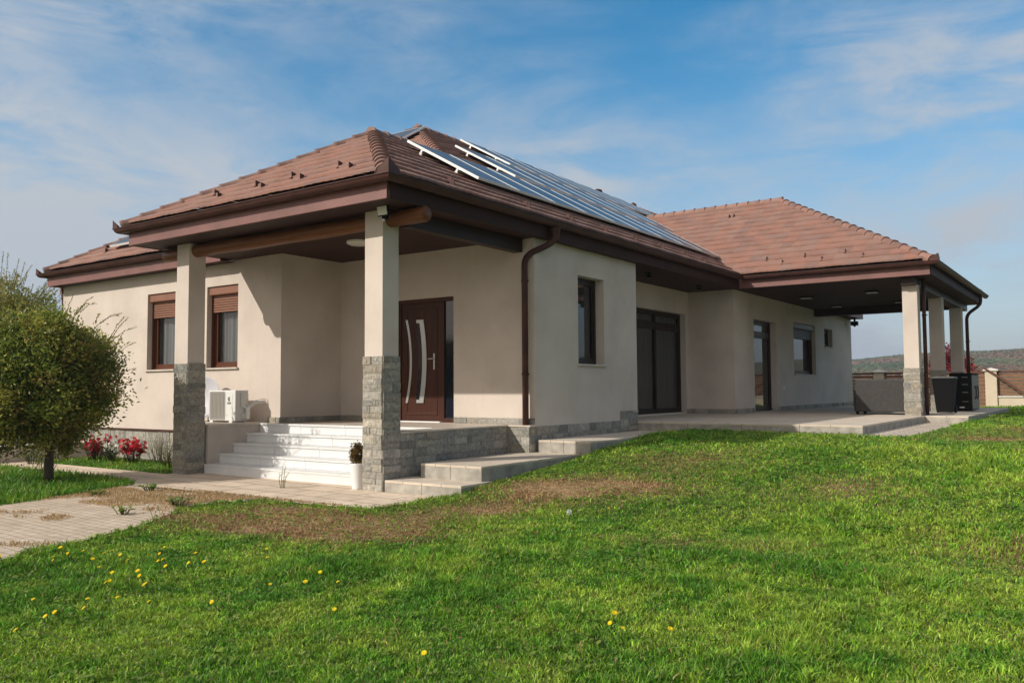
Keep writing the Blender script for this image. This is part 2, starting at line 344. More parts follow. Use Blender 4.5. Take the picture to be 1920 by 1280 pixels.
def world():
    w=bpy.data.worlds.new('World'); sc.world=w; w.use_nodes=True; nt=w.node_tree; bg=nt.nodes['Background']
    sky=N(nt,'ShaderNodeTexSky',sky_type='NISHITA'); sky.sun_disc=False; sky.sun_elevation=math.asin(-SD.z); sky.sun_rotation=math.atan2(-SD.x,-SD.y)
    sky.air_density=1.0; sky.dust_density=.55; sky.ozone_density=2.2; sky.altitude=200
    tc=N(nt,'ShaderNodeTexCoord'); sp=N(nt,'ShaderNodeSeparateXYZ'); L(nt,tc.outputs['Generated'],sp.inputs[0])
    mx=N(nt,'ShaderNodeMath',op='MAXIMUM'); L(nt,sp.outputs[2],mx.inputs[0]); mx.inputs[1].default_value=0.0
    ad=N(nt,'ShaderNodeMath',op='ADD'); L(nt,mx.outputs[0],ad.inputs[0]); ad.inputs[1].default_value=.12
    cb=N(nt,'ShaderNodeCombineXYZ')
    for i in (0,1):
        d=N(nt,'ShaderNodeMath',op='DIVIDE'); L(nt,sp.outputs[i],d.inputs[0]); L(nt,ad.outputs[0],d.inputs[1]); L(nt,d.outputs[0],cb.inputs[i])
    dt=N(nt,'ShaderNodeVectorMath',operation='DOT_PRODUCT'); L(nt,tc.outputs['Generated'],dt.inputs[0]); dt.inputs[1].default_value=(-.816,-.578,-.25)
    cover=N(nt,'ShaderNodeMapRange'); cover.inputs[1].default_value=-.55; cover.inputs[2].default_value=.55; cover.inputs[3].default_value=-.02; cover.inputs[4].default_value=.13; L(nt,dt.outputs['Value'],cover.inputs[0])
    def layer(rot,scale,loc,nscale,detail,rough,lo,hi,dist,cov):
        mp=N(nt,'ShaderNodeMapping'); mp.inputs['Rotation'].default_value=(R(rot),R(rot*.6),0); mp.inputs['Scale'].default_value=scale; mp.inputs['Location'].default_value=loc
        L(nt,tc.outputs['Generated'],mp.inputs[0])
        n=N(nt,'ShaderNodeTexNoise'); n.inputs['Scale'].default_value=nscale; n.inputs['Detail'].default_value=detail; n.inputs['Roughness'].default_value=rough; n.inputs['Distortion'].default_value=dist
        L(nt,mp.outputs[0],n.inputs['Vector']); a=N(nt,'ShaderNodeMath',op='MULTIPLY_ADD'); L(nt,cover.outputs[0],a.inputs[0]); a.inputs[1].default_value=cov; L(nt,n.outputs['Fac'],a.inputs[2])
        m=N(nt,'ShaderNodeMapRange',interpolation_type='SMOOTHSTEP'); m.inputs[1].default_value=lo; m.inputs[2].default_value=hi; L(nt,a.outputs[0],m.inputs[0]); return m.outputs[0]
    SX=(7.7,3.1,1.1)
    broad=layer(14,(1,1,2.2),SX,2.1,5,.55,.34,.70,.3,1.0)
    fine=layer(16,(1,1,2.9),(SX[1],SX[0],.7),4.6,11,.66,.33,.70,.8,.5)
    m1=N(nt,'ShaderNodeMath',op='MULTIPLY'); L(nt,broad,m1.inputs[0]); L(nt,fine,m1.inputs[1])
    veil=N(nt,'ShaderNodeMath',op='MULTIPLY_ADD'); L(nt,broad,veil.inputs[0]); veil.inputs[1].default_value=.22; L(nt,m1.outputs[0],veil.inputs[2])
    cl=N(nt,'ShaderNodeMath',op='MULTIPLY',use_clamp=True); L(nt,veil.outputs[0],cl.inputs[0]); cl.inputs[1].default_value=.74
    # added cloud bank, unseen behind the camera and overhead, to warm the fill light
    db=N(nt,'ShaderNodeVectorMath',operation='DOT_PRODUCT'); L(nt,tc.outputs['Generated'],db.inputs[0]); db.inputs[1].default_value=(.35,-.82,.45)
    bk=N(nt,'ShaderNodeMapRange',interpolation_type='SMOOTHSTEP'); bk.inputs[1].default_value=-.40; bk.inputs[2].default_value=.35; bk.inputs[3].default_value=0; bk.inputs[4].default_value=.92; L(nt,db.outputs['Value'],bk.inputs[0])
    bf=N(nt,'ShaderNodeMath',op='MULTIPLY_ADD'); L(nt,fine,bf.inputs[0]); bf.inputs[1].default_value=.35; bf.inputs[2].default_value=.72
    bm=N(nt,'ShaderNodeMath',op='MULTIPLY',use_clamp=True); L(nt,bk.outputs[0],bm.inputs[0]); L(nt,bf.outputs[0],bm.inputs[1])
    # pale band low in the sky
    hz=N(nt,'ShaderNodeMapRange',interpolation_type='SMOOTHSTEP'); hz.inputs[1].default_value=.36; hz.inputs[2].default_value=.0; hz.inputs[3].default_value=0; hz.inputs[4].default_value=.80; L(nt,sp.outputs[2],hz.inputs[0])
    mxx=N(nt,'ShaderNodeMath',op='ADD',use_clamp=True); L(nt,cl.outputs[0],mxx.inputs[0]); L(nt,hz.outputs[0],mxx.inputs[1])
    m3=N(nt,'ShaderNodeMath',op='MAXIMUM'); L(nt,mxx.outputs[0],m3.inputs[0]); L(nt,bm.outputs[0],m3.inputs[1])
    sa=N(nt,'ShaderNodeHueSaturation'); sa.inputs['Saturation'].default_value=1.42; sa.inputs['Hue'].default_value=.487; L(nt,sky.outputs[0],sa.inputs['Color'])
    ds=N(nt,'ShaderNodeVectorMath',operation='DOT_PRODUCT'); L(nt,tc.outputs['Generated'],ds.inputs[0]); ds.inputs[1].default_value=tuple(-SD)
    gl=N(nt,'ShaderNodeMapRange',interpolation_type='SMOOTHSTEP'); gl.inputs[1].default_value=.0; gl.inputs[2].default_value=.98; L(nt,ds.outputs['Value'],gl.inputs[0])
    bcol=mixc(nt,(1.30,1.22,1.14),(7.5,6.5,5.3),gl.outputs[0])  # added bank's colour raised toward the sun to brighten the porch fill
    hzc=mixc(nt,(3.5,3.75,4.1),(2.9,3.45,4.1),hz.outputs[0]); cw=mixc(nt,hzc,bcol,bm.outputs[0])
    c=mixc(nt,sa.outputs[0],cw,m3.outputs[0])
    L(nt,c,bg.inputs['Color']); bg.inputs['Strength'].default_value=.15
world()
vs=sc.view_settings; vs.view_transform='Standard'; vs.look='None'; vs.exposure=.0; vs.gamma=1
sc.cycles.max_bounces=8; sc.cycles.transparent_max_bounces=8
sc.cycles.use_denoising=True
# ------------------------------------------------------------------ HOUSE
house=empty('house',(0,0,0),label='single-storey cream house with brown tiled hip roofs and stone-clad porch columns',cat='house')
# --- walls
def wall_grid(mb,axis,c,a0,a1,z0,z1,holes,depth=.2,flip=False):
    aa=sorted({a0,a1,*[h[0] for h in holes],*[h[1] for h in holes]}); zz=sorted({z0,z1,*[h[2] for h in holes],*[h[3] for h in holes]})
    P=(lambda a,d,z:(a,c+d,z)) if axis=='y' else (lambda a,d,z:(c-d,a,z))
    for i in range(len(aa)-1):
        for j in range(len(zz)-1):
            m=((aa[i]+aa[i+1])/2,(zz[j]+zz[j+1])/2)
            if any(h[0]<m[0]<h[1] and h[2]<m[1]<h[3] for h in holes): continue
            mb.face([P(aa[i],0,zz[j]),P(aa[i+1],0,zz[j]),P(aa[i+1],0,zz[j+1]),P(aa[i],0,zz[j+1])])
    for b0,b1,y0,y1 in holes:
        mb.face([P(b0,0,y0),P(b0,depth,y0),P(b0,depth,y1),P(b0,0,y1)]); mb.face([P(b1,depth,y0),P(b1,0,y0),P(b1,0,y1),P(b1,depth,y1)])
        mb.face([P(b0,0,y1),P(b0,depth,y1),P(b1,depth,y1),P(b1,0,y1)]); mb.face([P(b0,depth,y0),P(b0,0,y0),P(b1,0,y0),P(b1,depth,y0)])
ZC=3.72
W=MB().mat('plaster')
WIN1=(-8.01,-7.06,1.752,3.272); WIN2=(-6.046,-5.118,1.752,3.275)
DOOR=(-2.545,-1.225,.772,2.905)
WIN3=(4.29,5.19,1.745,3.262); PATIO=(7.35,11.5,.745,3.15); SIDE=(13.1,14.85,.72,3.09); WIN4=(16.4,18.6,1.715,3.21); WIN5=(19.6,20.55,2.61,3.2)
wall_grid(W,'y',1.57,-11.35,-3.93,-.1,ZC,[WIN1,WIN2],.21)
wall_grid(W,'x',-3.93,1.57,2.97,.6,ZC,[])
wall_grid(W,'y',2.97,-3.93,.42,.6,ZC,[DOOR],.13)
wall_grid(W,'x',.42,2.97,6.45,-.1,ZC,[WIN3],.24)
W.face([(.42,6.45,-.1),(-.8,6.45,-.1),(-.8,6.45,ZC),(.42,6.45,ZC)])
wall_grid(W,'x',-.8,6.45,11.72,.5,ZC,[PATIO],.2)
wall_grid(W,'y',11.72,-.8,.36,.5,ZC,[])
wall_grid(W,'x',.36,11.72,23,.4,ZC,[SIDE,WIN4,WIN5],.22)
W.face([(.36,23,0),(-11.35,23,0),(-11.35,23,ZC),(.36,23,ZC)]); W.face([(-11.35,23,0),(-11.35,1.57,0),(-11.35,1.57,ZC),(-11.35,23,ZC)])
W.build('wall',house)
I=MB().mat('interior_wall')
for a,b in (((-11.2,5.2),(-3.9,5.2)),((-3.9,5.2),(-3.9,6.6)),((-3.9,6.6),(-3.0,6.6)),((-3.0,6.6),(-3.0,22.9)),((-4.6,1.6),(-4.6,5.2))):
    I.face([(a[0],a[1],0),(b[0],b[1],0),(b[0],b[1],3.7),(a[0],a[1],3.7)])
for x0,x1,y0,y1 in ((-11.3,-3.96,1.7,22.9),(-3.96,-.86,3.12,22.9),(-.86,.34,3.12,6.4),(-.86,.3,11.8,22.9)):
    for z in (.76,3.69): I.face([(x0,y0,z),(x1,y0,z),(x1,y1,z),(x0,y1,z)])
tag(I.build('interior',house))
# --- stone veneer
STC=[(.33,.315,.28),(.28,.27,.245),(.37,.345,.295),(.35,.325,.285),(.24,.235,.215),(.40,.365,.305),(.345,.305,.245),(.30,.285,.245),(.41,.385,.34),(.33,.31,.27)]
def stones(mb,o,u,n,Wd,Ht,heights=(.095,.12,.07),seed=0,ztop=None):
    rs=random.Random(seed); o=Vector(o);u=Vector(u);n=Vector(n); z=0
    while z<Ht-1e-3:
        h=rs.choice(heights); h=min(h,Ht-z)
        if Ht-z-h<.04: h=Ht-z
        a=0
        while a<Wd-1e-3:
            l=rs.uniform(.13,.40); 
            if Wd-a-l<.08: l=Wd-a
            d=.006+rs.random()**1.5*.017; c=rs.choice(STC); k=rs.uniform(.85,1.12); mb.col=tuple(min(1,x*k) for x in c)
            top=h if ztop is None else h*1.0
            p=o+u*(a+l/2)+Vector((0,0,z+top/2))+n*(d/2)
            mb.obox(p,u,n,(0,0,1),l/2-.0015,d/2,top/2-.0015)
            # split-face: a few thin raised flakes on the stone
            for _ in range(rs.choice((1,2,2,3)) if l>.14 else 1):
                q=o+u*(a+l*rs.uniform(.3,.7))+Vector((0,0,z+h*rs.uniform(.35,.65)))+n*(d+.002)
                mb.col=tuple(min(1,x*1.06) for x in mb.col); tz=rs.uniform(-.12,.12); uu=(u+Vector((0,0,tz))).normalized(); mb.obox(q,uu,n,n.cross(uu),l*rs.uniform(.10,.28),rs.uniform(.0015,.0035),h*rs.uniform(.12,.3))
            a+=l
        z+=h
    return mb
X,Y,Z=(1,0,0),(0,1,0),(0,0,1)
def column(x0,x1,y0,y1,zb,zs,zt,seed):
    c=B('column',house,'plaster',(x0+.008,x1-.008,y0+.008,y1-.008,zb,zt),bevel=.006)
    s=MB().mat('stone')
    stones(s,(x0,y0,zb-.02),X,(0,-1,0),x1-x0,zs-zb+.02,seed=seed); stones(s,(x1,y0,zb-.02),Y,X,y1-y0,zs-zb+.02,seed=seed+1)
    stones(s,(x0,y1,zb-.02),X,Y,x1-x0,zs-zb+.02,seed=seed+2); stones(s,(x0,y0,zb-.02),Y,(-1,0,0),y1-y0,zs-zb+.02,seed=seed+3)
    s.col=(.3,.29,.27); s.box(x0,x1,y0,y1,zb-.02,zs-.004)
    s.build('stone_cladding',c); return c
column(-4.635,-4.29,0,.325,0,1.77,3.74,3); column(-.345,0,0,.325,0,1.772,3.74,9)
for i,y in enumerate((11.95,15.2,18.5)): column(4.08,4.40,y,y+.32,.71,1.735,3.55,20+5*i)
# --- plinth, porch base
def plinth(*runs,boxes=()):
    P=MB().mat('stone')
    for q in runs: stones(P,*q)
    P.col=(.30,.29,.27)
    for b in boxes: P.box(*b)
    P.build('plinth',house)
plinth(((-4.25,1.57,.77),X,(0,-1,0),.32,.1,(.1,),41),((-3.93,1.57,.77),Y,X,1.4,.1,(.1,),42),((-3.93,2.97,.77),X,(0,-1,0),1.37,.1,(.1,),43)); plinth(((-1.21,2.97,.77),X,(0,-1,0),1.62,.1,(.1,),44))
plinth(((-11.35,1.57,-.05),X,(0,-1,0),5.45,.60,(.12,.16,.1),45))
plinth(((-.8,11.5,.71),Y,X,.22,.11,(.11,),46),((-.8,11.72,.71),X,(0,-1,0),1.16,.11,(.11,),47),((.36,11.72,.71),Y,X,1.36,.11,(.11,),48)); plinth(((.36,14.87,.71),Y,X,8.1,.11,(.11,),49))
plinth(((.42,2.8,.0),Y,X,2.95,.745,(.12,.09,.14),50),((.42,5.75,.3),Y,X,.70,.62,(.12,.1),51),boxes=[(.30,.425,2.8,6.44,0,.735)])
B('plinth_flashing',house,'brown_metal',(-11.35,-5.95,1.525,1.575,.552,.585))
SW=MB().mat('stone')
stones(SW,(0,.325,-.02),Y,X,2.48,.765,(.12,.1,.15),60); stones(SW,(0,2.8,0),X,(0,-1,0),.42,.745,(.12,.1,.15),61)
SW.col=(.28,.27,.25); SW.box(-.3,.0,.33,2.79,0,.742); SW.box(0,.42,2.8,2.96,0,.742)
SW.build('porch_stone_wall',house)
F=MB().mat('porch_tile')
F.box(-4.25,-.33,1.425,2.965,.62,.77); F.box(-.33,.022,.33,2.80,.745,.77); F.box(-.33,.445,2.775,2.965,.742,.768); 
F.box(-5.92,-5.0,.93,1.565,.745,.785); F.box(-5.0,-4.23,.36,1.565,.745,.785)
F.build('porch_floor',house,.004)
B('porch_cheek_wall',house,'cheek_plaster',(-5.9,-4.98,.95,1.56,-.02,.745),(-4.98,-4.25,.37,1.56,-.02,.745))
ST=B('porch_steps',house,'white_tile',(-4.25,-.335,.31,1.0,-.02,.124),bevel=.002)
for k in range(5):
    s=MB().mat('white_tile'); y=.30+.27*k; z=.154*(k+1)
    xs=[-4.25,-3.2,-2.15,-1.1,-.335]
    for a,b in zip(xs,xs[1:]):
        s.box(a+.003,b-.003,y+.02,y+.04,z-.154+.002,z-.03); s.box(a+.003,b-.003,y,min(y+.31,1.424),z-.03,z if k<4 else .7735)
    s.mat('kerb').box(-4.249,-.336,y+.0405,y+.27 if k<4 else y+.044,z-.17,z-.031)
    s.build('step',ST,.0025)
# --- beams, soffit, fascia
lg=MB().mat('log_wood'); pts=[];rr=[]
for i in range(26):
    t=i/25; x=-5.17+5.80*t; pts.append((x,.155+.008*math.sin(x*2.1),3.622+.006*math.sin(x*1.3))); rr.append(.132+.006*math.sin(x*3.7))
rr[0]*=.86; rr[-1]*=.86; pts.insert(1,(pts[0][0]+.02,)+pts[0][1:]); rr.insert(1,.13); pts.insert(-1,(pts[-1][0]-.02,)+pts[-1][1:]); rr.insert(-1,.13)
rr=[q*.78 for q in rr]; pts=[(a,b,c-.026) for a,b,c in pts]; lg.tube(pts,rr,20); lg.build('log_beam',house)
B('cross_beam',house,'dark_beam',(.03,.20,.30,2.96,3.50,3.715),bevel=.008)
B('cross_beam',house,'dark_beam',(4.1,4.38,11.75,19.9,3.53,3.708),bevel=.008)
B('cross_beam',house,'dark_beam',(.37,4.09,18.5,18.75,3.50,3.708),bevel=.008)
S=MB().mat('soffit_boards'); zs=3.71
for a in ((-5.2,.53,-.46,2.97),(.42,.53,2.97,6.45),(-.8,.53,6.45,11.72),(.36,4.72,11.72,20.0),(.53,4.72,11.58,11.72)):
    S.face([(a[0],a[2],zs),(a[0],a[3],zs),(a[1],a[3],zs),(a[1],a[2],zs)])
S.face([(-11.45,1.3,3.672),(-11.45,1.575,3.672),(-5.2,1.575,3.672),(-5.2,1.3,3.672)])
S.face([(-11.45,1.57,3.672),(-11.45,23,3.672),(-11.35,23,3.672),(-11.35,1.57,3.672)])
S.face([(.36,20.0,3.69),(.36,23,3.69),(.75,23,3.69),(.75,20.0,3.69)])
S.build('soffit',house)
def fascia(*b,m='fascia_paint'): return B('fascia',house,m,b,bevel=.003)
fascia(-5.222,.532,-.485,-.46,3.70,3.93); fascia(.53,.555,-.46,11.58,3.70,3.93,m='fascia_shaded'); fascia(.58,4.722,11.555,11.58,3.695,3.93)
fascia(4.72,4.745,11.58,20.0,3.70,3.93,m='fascia_shaded'); fascia(-5.247,-5.222,-.46,1.27,3.70,3.93); fascia(-11.45,-5.25,1.272,1.297,3.662,3.90); fascia(-11.475,-11.45,1.275,23,3.662,3.90)
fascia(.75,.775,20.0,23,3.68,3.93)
# --- gutters
def miter(path):
    p=[Vector((*q,0)) for q in path]; out=[]
    for i in range(len(p)):
        d1=(p[i]-p[i-1]).normalized() if i>0 else None; d2=(p[i+1]-p[i]).normalized() if i<len(p)-1 else None
        n1=Vector((d1.y,-d1.x,0)) if d1 else None; n2=Vector((d2.y,-d2.x,0)) if d2 else None
        if n1 is None: out.append(n2)
        elif n2 is None: out.append(n1)
        else: out.append((n1+n2)/(1+n1.dot(n2)))
    return p,out
def gutter(path,z,caps=(True,True),brk=.62):
    # path runs with the open (outer) side to its right
    m=MB().mat('brown_metal'); m.sm=True; p,nn=miter(path); r=.076
    prof=[(-r,0)]+[(-r*math.cos(a),-r*math.sin(a)) for a in [math.pi*k/12 for k in range(1,12)]]+[(r,0),(r+.006,.010),(r+.014,.008),(r+.014,-.004),(r+.004,-.008)]
    ring=[[tuple(p[i]+nn[i]*o+Vector((0,0,z+h))) for o,h in prof] for i in range(len(p))]; k=len(prof)
    for i in range(len(p)-1):
        m.faces(ring[i]+ring[i+1],[(j,j+1,k+j+1,k+j) for j in range(k-1)])
    m.sm=False
    for e,i in ((caps[0],0),(caps[1],-1)):
        if e: m.face(ring[i][:13] if i==0 else list(reversed(ring[i][:13])))
    g=m.build('gutter',house)
    for i in range(len(p)-1):
        d=(p[i+1]-p[i]); Ln=d.length; d.normalize(); n=Vector((d.y,-d.x,0)); q=int(Ln/brk)
        for j in range(q):
            c=p[i]+d*((j+.5)*Ln/q)+Vector((0,0,z)); b=MB().mat('brown_metal')
            pr=[(-(r+.004)*math.cos(a),-(r+.004)*math.sin(a)) for a in [math.pi*k/10 for k in range(0,11)]]+[(r+.02,.012)]
            vs=[]
            for o,h in pr: vs+= [c-d*.013+n*o+Vector((0,0,h)),c+d*.013+n*o+Vector((0,0,h))]
            b.faces(vs,[(2*t,2*t+1,2*t+3,2*t+2) for t in range(len(pr)-1)]); b.build('gutter_bracket',g)
    return g
def guard(g,c,d1,d2,l=.2,h=.19):
    m=MB().mat('brown_metal'); c=Vector(c)
    for d in (d1,d2):
        d=Vector(d); n=Vector((d.y,-d.x,0)); a=c; b=c+d*l
        m.faces([a,b,b+Vector((0,0,h*.35)),a+Vector((0,0,h))],[(0,1,2,3)])
    return m.build('splash_guard',g)
GZ=3.965
# outer side right of travel: travel +x along the front keeps -y on the right
g1=gutter([(-5.335,1.05),(-5.335,-.57),(.64,-.57),(.64,11.40)],GZ,(True,False))
guard(g1,(.722,-.652,GZ),(-1,0,0),(0,1,0)); guard(g1,(-5.42,-.652,GZ),(1,0,0),(0,1,0),.13,.15)
g2=gutter([(.66,11.46),(4.84,11.46),(4.84,20.1)],GZ-.005,(False,True)); guard(g2,(4.922,11.378,GZ),(-1,0,0),(0,1,0),.17,.15)
g3=gutter([(-11.58,8.0),(-11.58,1.19),(-5.31,1.19)],3.935,(True,True)); guard(g3,(-11.662,1.108,3.935),(1,0,0),(0,1,0),.13,.14)
vg=MB().mat('aluminium'); vg.obox((.66,11.42,4.03),(1,1,.2),(1,-1,0),(0,0,1),.06,.05,.06); 
# --- downpipes
def downpipe(pts,clamps,r=.05):
    m=MB().mat('brown_metal'); m.tube(pts,r,14); d=m.build('downpipe',house)
    for c in clamps:
        k=MB().mat('brown_metal'); k.lathe(c,[(r+.002,-.016),(r+.009,-.014),(r+.009,.014),(r+.002,.016)],14); k.obox((c[0]+r+.014,c[1],c[2]),X,Y,Z,.012,.006,.012); k.build('pipe_clamp',d)
    return d
def bend(a,b,c,n=6,r=.16):
    a,b,c=Vector(a),Vector(b),Vector(c); p0=b+(a-b).normalized()*min(r,(a-b).length*.48); p2=b+(c-b).normalized()*min(r,(c-b).length*.48)
    return [p0.lerp(b,t).lerp(b.lerp(p2,t),t) for t in [k/n for k in range(n+1)]]
def poly(pts,r=.16):
    o=[Vector(pts[0])]
    for i in range(1,len(pts)-1): o+=bend(pts[i-1],pts[i],pts[i+1],r=r)
    return o+[Vector(pts[-1])]
dp=downpipe(poly([(.64,3.24,3.92),(.64,3.24,3.66),(.305,2.86,3.42),(.305,2.86,.77)]),[(.305,2.86,3.02),(.305,2.86,1.56)])
f_=MB().mat('brown_metal'); f_.lathe((.64,3.24,3.68),[(.055,0),(.06,.05),(.09,.2)],14); f_.build('outlet_funnel',dp)
downpipe([(4.452,12.36,3.71),(4.452,12.36,3.0),(4.452,12.36,.71)],[(4.452,12.36,2.9),(4.452,12.36,1.6)],.04)
downpipe(poly([(4.84,18.9,3.9),(4.84,18.9,3.62),(4.47,18.95,3.36),(4.47,18.95,.71)]),[(4.47,18.95,2.6)],.045)
downpipe(poly([(-11.58,1.7,3.88),(-11.56,1.62,3.62),(-11.42,1.62,3.45),(-11.42,1.62,.2)]),[(-11.42,1.62,2.6)],.045)
# --- roof
NE,PF=.572,.605
def tile_poly(bm,uvl,Pf,poly,slope,zoff=4.0,lift=0.0,skew=0.0):
    """Pf(u,s)->(x,y); poly in (x,y) CCW; courses of tiles climb with s"""
    us=[q[0] for q in poly]; ss=[q[1] for q in poly]; u0,u1=min(us)-.1,max(us)+.1; s1=max(ss)+.05
    tb=bmesh.new(); tl=tb.loops.layers.uv.new('UVMap'); ch=.345/math.sqrt(1+slope*slope); du=.05
    n=int((u1-u0)/du)+1; k0=int(math.floor(u0/.05)); rows=int(s1/ch)+1
    prof=lambda u:.006*(abs(math.sin(math.pi*u/.15))**.7)
    for r in range(rows):
        a=r*ch+.045; b=a+ch; lo=[];hi=[];bt=[];l2=[]
        for i in range(n+1):
            u=(k0+i)*.05+(.15 if r%2 else 0); jit=.004*math.sin(u*7.3+r*2.1)
            za=zoff+slope*a+.044+prof(u)+jit; zb=zoff+slope*b+.008+prof(u)*.8
            lo.append(tb.verts.new((*Pf(u,a),za))); l2.append(tb.verts.new((*Pf(u,a),za))); hi.append(tb.verts.new((*Pf(u,b),zb))); bt.append(tb.verts.new((*Pf(u,a+.004),za-.034)))
        for i in range(n):
            for (A,Bv,va,vb) in ((lo,hi,a,b),(bt,l2,a,a)):
                f=tb.faces.new((A[i],A[i+1],Bv[i+1],Bv[i])); f.smooth=(A is lo)
                uu=((k0+i)*.05,(k0+i+1)*.05)
                for lp,(q,w) in zip(f.loops,((0,va),(1,va),(1,vb),(0,vb))): lp[tl].uv=(uu[q]+.0001,(w-.045)/ch*.345+(.02 if w==a else -.02))
    wp=[Vector((*Pf(*q),0)) for q in poly]; ar=sum(wp[i].x*wp[(i+1)%len(wp)].y-wp[(i+1)%len(wp)].x*wp[i].y for i in range(len(wp)))
    if ar<0: wp.reverse()
    for i in range(len(wp)):
        a,b=wp[i],wp[(i+1)%len(wp)]; d=(b-a).normalized(); nrm=Vector((d.y,-d.x,0))
        bmesh.ops.bisect_plane(tb,geom=tb.verts[:]+tb.edges[:]+tb.faces[:],plane_co=a,plane_no=nrm,clear_outer=True)
    me=bpy.data.meshes.new('t'); tb.to_mesh(me); tb.free(); bm.from_mesh(me); bpy.data.meshes.remove(me)
def roof_obj(name,parts,plain,parent=house):
    bm=bmesh.new(); bm.loops.layers.uv.new('UVMap')
    for p in parts: tile_poly(bm,None,*p)
    for q in plain:
        bm.faces.new([bm.verts.new(v) for v in q])
    bmesh.ops.recalc_face_normals(bm,faces=bm.faces)
    for f in bm.faces:
        if f.normal.z<-.01: f.normal_flip()
    me=bpy.data.meshes.new(name); bm.to_mesh(me); bm.free(); me.materials.append(MATS['roof_tile'])
    o=bpy.data.objects.new(name,me); COL.objects.link(o); o.parent=parent; return o
EX=.64; PA=(-2.33,2.188); MA=(-5.96,7.44); WA=(.24,15.87); VJ=(-4.014,15.87)
east=lambda u,s:(EX-s,u)
def E2(x,y): return (y,EX-x)
fr=lambda u,s:(u,-.62+s); F2=lambda x,y:(x,y+.62)
mf=lambda u,s:(u,1.2+s); M2=lambda x,y:(x,y-1.2)
wf=lambda u,s:(u,11.47+s); W2=lambda x,y:(x,y-11.47)
we=lambda u,s:(4.83-s,u); WE2=lambda x,y:(y,4.83-x)
pw=lambda u,s:(-5.3+s,u); PW2=lambda x,y:(y,x+5.3)
zr=lambda s,k:4+s*k
main=roof_obj('main_roof',[
  (east,[E2(EX,1.2),E2(EX,11.47),E2(*VJ),E2(-5.96,17.71),E2(*MA)],NE),
  (east,[E2(*VJ),E2(-1.2,18.53),E2(-1.2,24),E2(-5.96,24),E2(-5.96,17.71)],NE),
  (mf,[M2(-11.55,1.2),M2(-5.3,1.2),M2(-2.33,4.008),M2(*MA)],PF)],
 [[(-11.55,1.2,4),(MA[0],MA[1],7.775),(-5.96,24,7.775),(-11.55,24,4)],[(-5.96,24,7.775),(EX,24,4),(-11.55,24,4)]])
porch=roof_obj('porch_roof',[
  (fr,[F2(EX,-.62),F2(*PA),F2(-5.3,-.62)],PF),
  (east,[E2(EX,-.62),E2(EX,1.2),E2(-2.33,4.008),E2(*PA)],NE),
  (pw,[PW2(-5.3,-.62),PW2(*PA),PW2(-2.33,4.008),PW2(-5.3,1.2)],NE)],[])
wing=roof_obj('wing_roof',[
  (wf,[W2(EX,11.47),W2(4.83,11.47),W2(*WA),W2(*VJ)],PF),
  (we,[WE2(4.83,11.47),WE2(4.83,20.27),WE2(*WA)],.58)],
 [[(4.83,20.27,4),(EX,20.27,4),(VJ[0],VJ[1],6.662),(WA[0],WA[1],6.662)]])
CAPC=[(.285,.163,.132),(.255,.15,.123),(.31,.172,.135),(.27,.163,.137),(.235,.145,.122)]
def caps(roof,p0,p1,seed,r=.122,plunge=0):
    p0,p1=Vector(p0),Vector(p1); d=(p1-p0); Ln=d.length; d.normalize(); side=d.cross(Vector((0,0,1))).normalized(); up=side.cross(d).normalized()
    rs=random.Random(seed); pitch=.335; n=max(1,round(Ln/pitch)); pitch=Ln/n; m=MB().mat('ridge_tile')
    for i in range(n):
        c=rs.choice(CAPC); k=rs.uniform(.85,1.12); m.col=tuple(x*k for x in c); tw=rs.uniform(-.03,.03)
        a=p0+d*(i*pitch-.03); b=p0+d*((i+1)*pitch+.03); vs=[]; seg=12
        for q,rad,dz in ((a,r+.007,.006),(a+d*.05,r+.007,.006),(a+d*.055,r,.004),(b,r-.010,-.008)):
            for s in range(seg+1):
                t=math.pi*(-.12+1.24*s/seg)+tw; vs.append(q+side*math.cos(t)*rad+up*(math.sin(t)*rad*.92-.045+dz))
        k=seg+1; m.sm=True; m.faces(vs,[(j*k+s,j*k+s+1,(j+1)*k+s+1,(j+1)*k+s) for j in range(3) for s in range(seg)]); m.sm=False
        ctr=a+up*(-.045); m.faces([a+side*math.cos(math.pi*(-.12+1.24*s/seg)+tw)*(r+.007)+up*(math.sin(math.pi*(-.12+1.24*s/seg)+tw)*(r+.007)*.92-.035) for s in range(seg+1)]+[ctr],[tuple(range(seg+2))])
    return m.build('ridge_cap',roof)
PZ=4+2.97*NE; MZ=4+6.6*NE; WZ=6.662
caps(porch,(EX-.06,-.62+.06,4.03),(*PA,PZ),1); caps(porch,(-5.3+.06,-.56,4.03),(*PA,PZ),2); caps(porch,(PA[0],PA[1]-.05,PZ+.005),(-2.33,4.05,PZ+.005),3)
caps(main,(-2.33+.1,3.91,PZ-.06),(*MA,MZ),4); caps(main,(-11.5,1.25,4.03),(*MA,MZ),5); caps(main,(MA[0],MA[1]-.05,MZ+.005),(-5.96,24,MZ+.005),6)
caps(wing,(4.79,11.51,4.03),(*WA,WZ),7); caps(wing,(4.66,20.10,4.11),(*WA,WZ),8); caps(wing,(WA[0]+.05,WA[1],WZ+.005),(VJ[0],VJ[1],WZ+.005),9)
def snow_guard(roof,x,y,z,dn):
    m=MB().mat('brown_metal'); d=Vector(dn).normalized(); n=d.cross(Vector((0,0,1))).normalized(); c=Vector((x,y,z))
    m.obox(c+Vector((0,0,-.02)),d,n,Z,0.09,.016,.005)
    a=c+d*.05; m.faces([a-n*.006+Vector((0,0,-.04)),a+n*.006+Vector((0,0,-.04)),a+n*.006+Vector((0,0,.07)),a-n*.006+Vector((0,0,.07)),c-d*.05-n*.006,c-d*.05+n*.006],[(0,1,2,3),(3,2,5,4),(0,3,4),(1,5,2)])
    return m.build('snow_guard',roof)
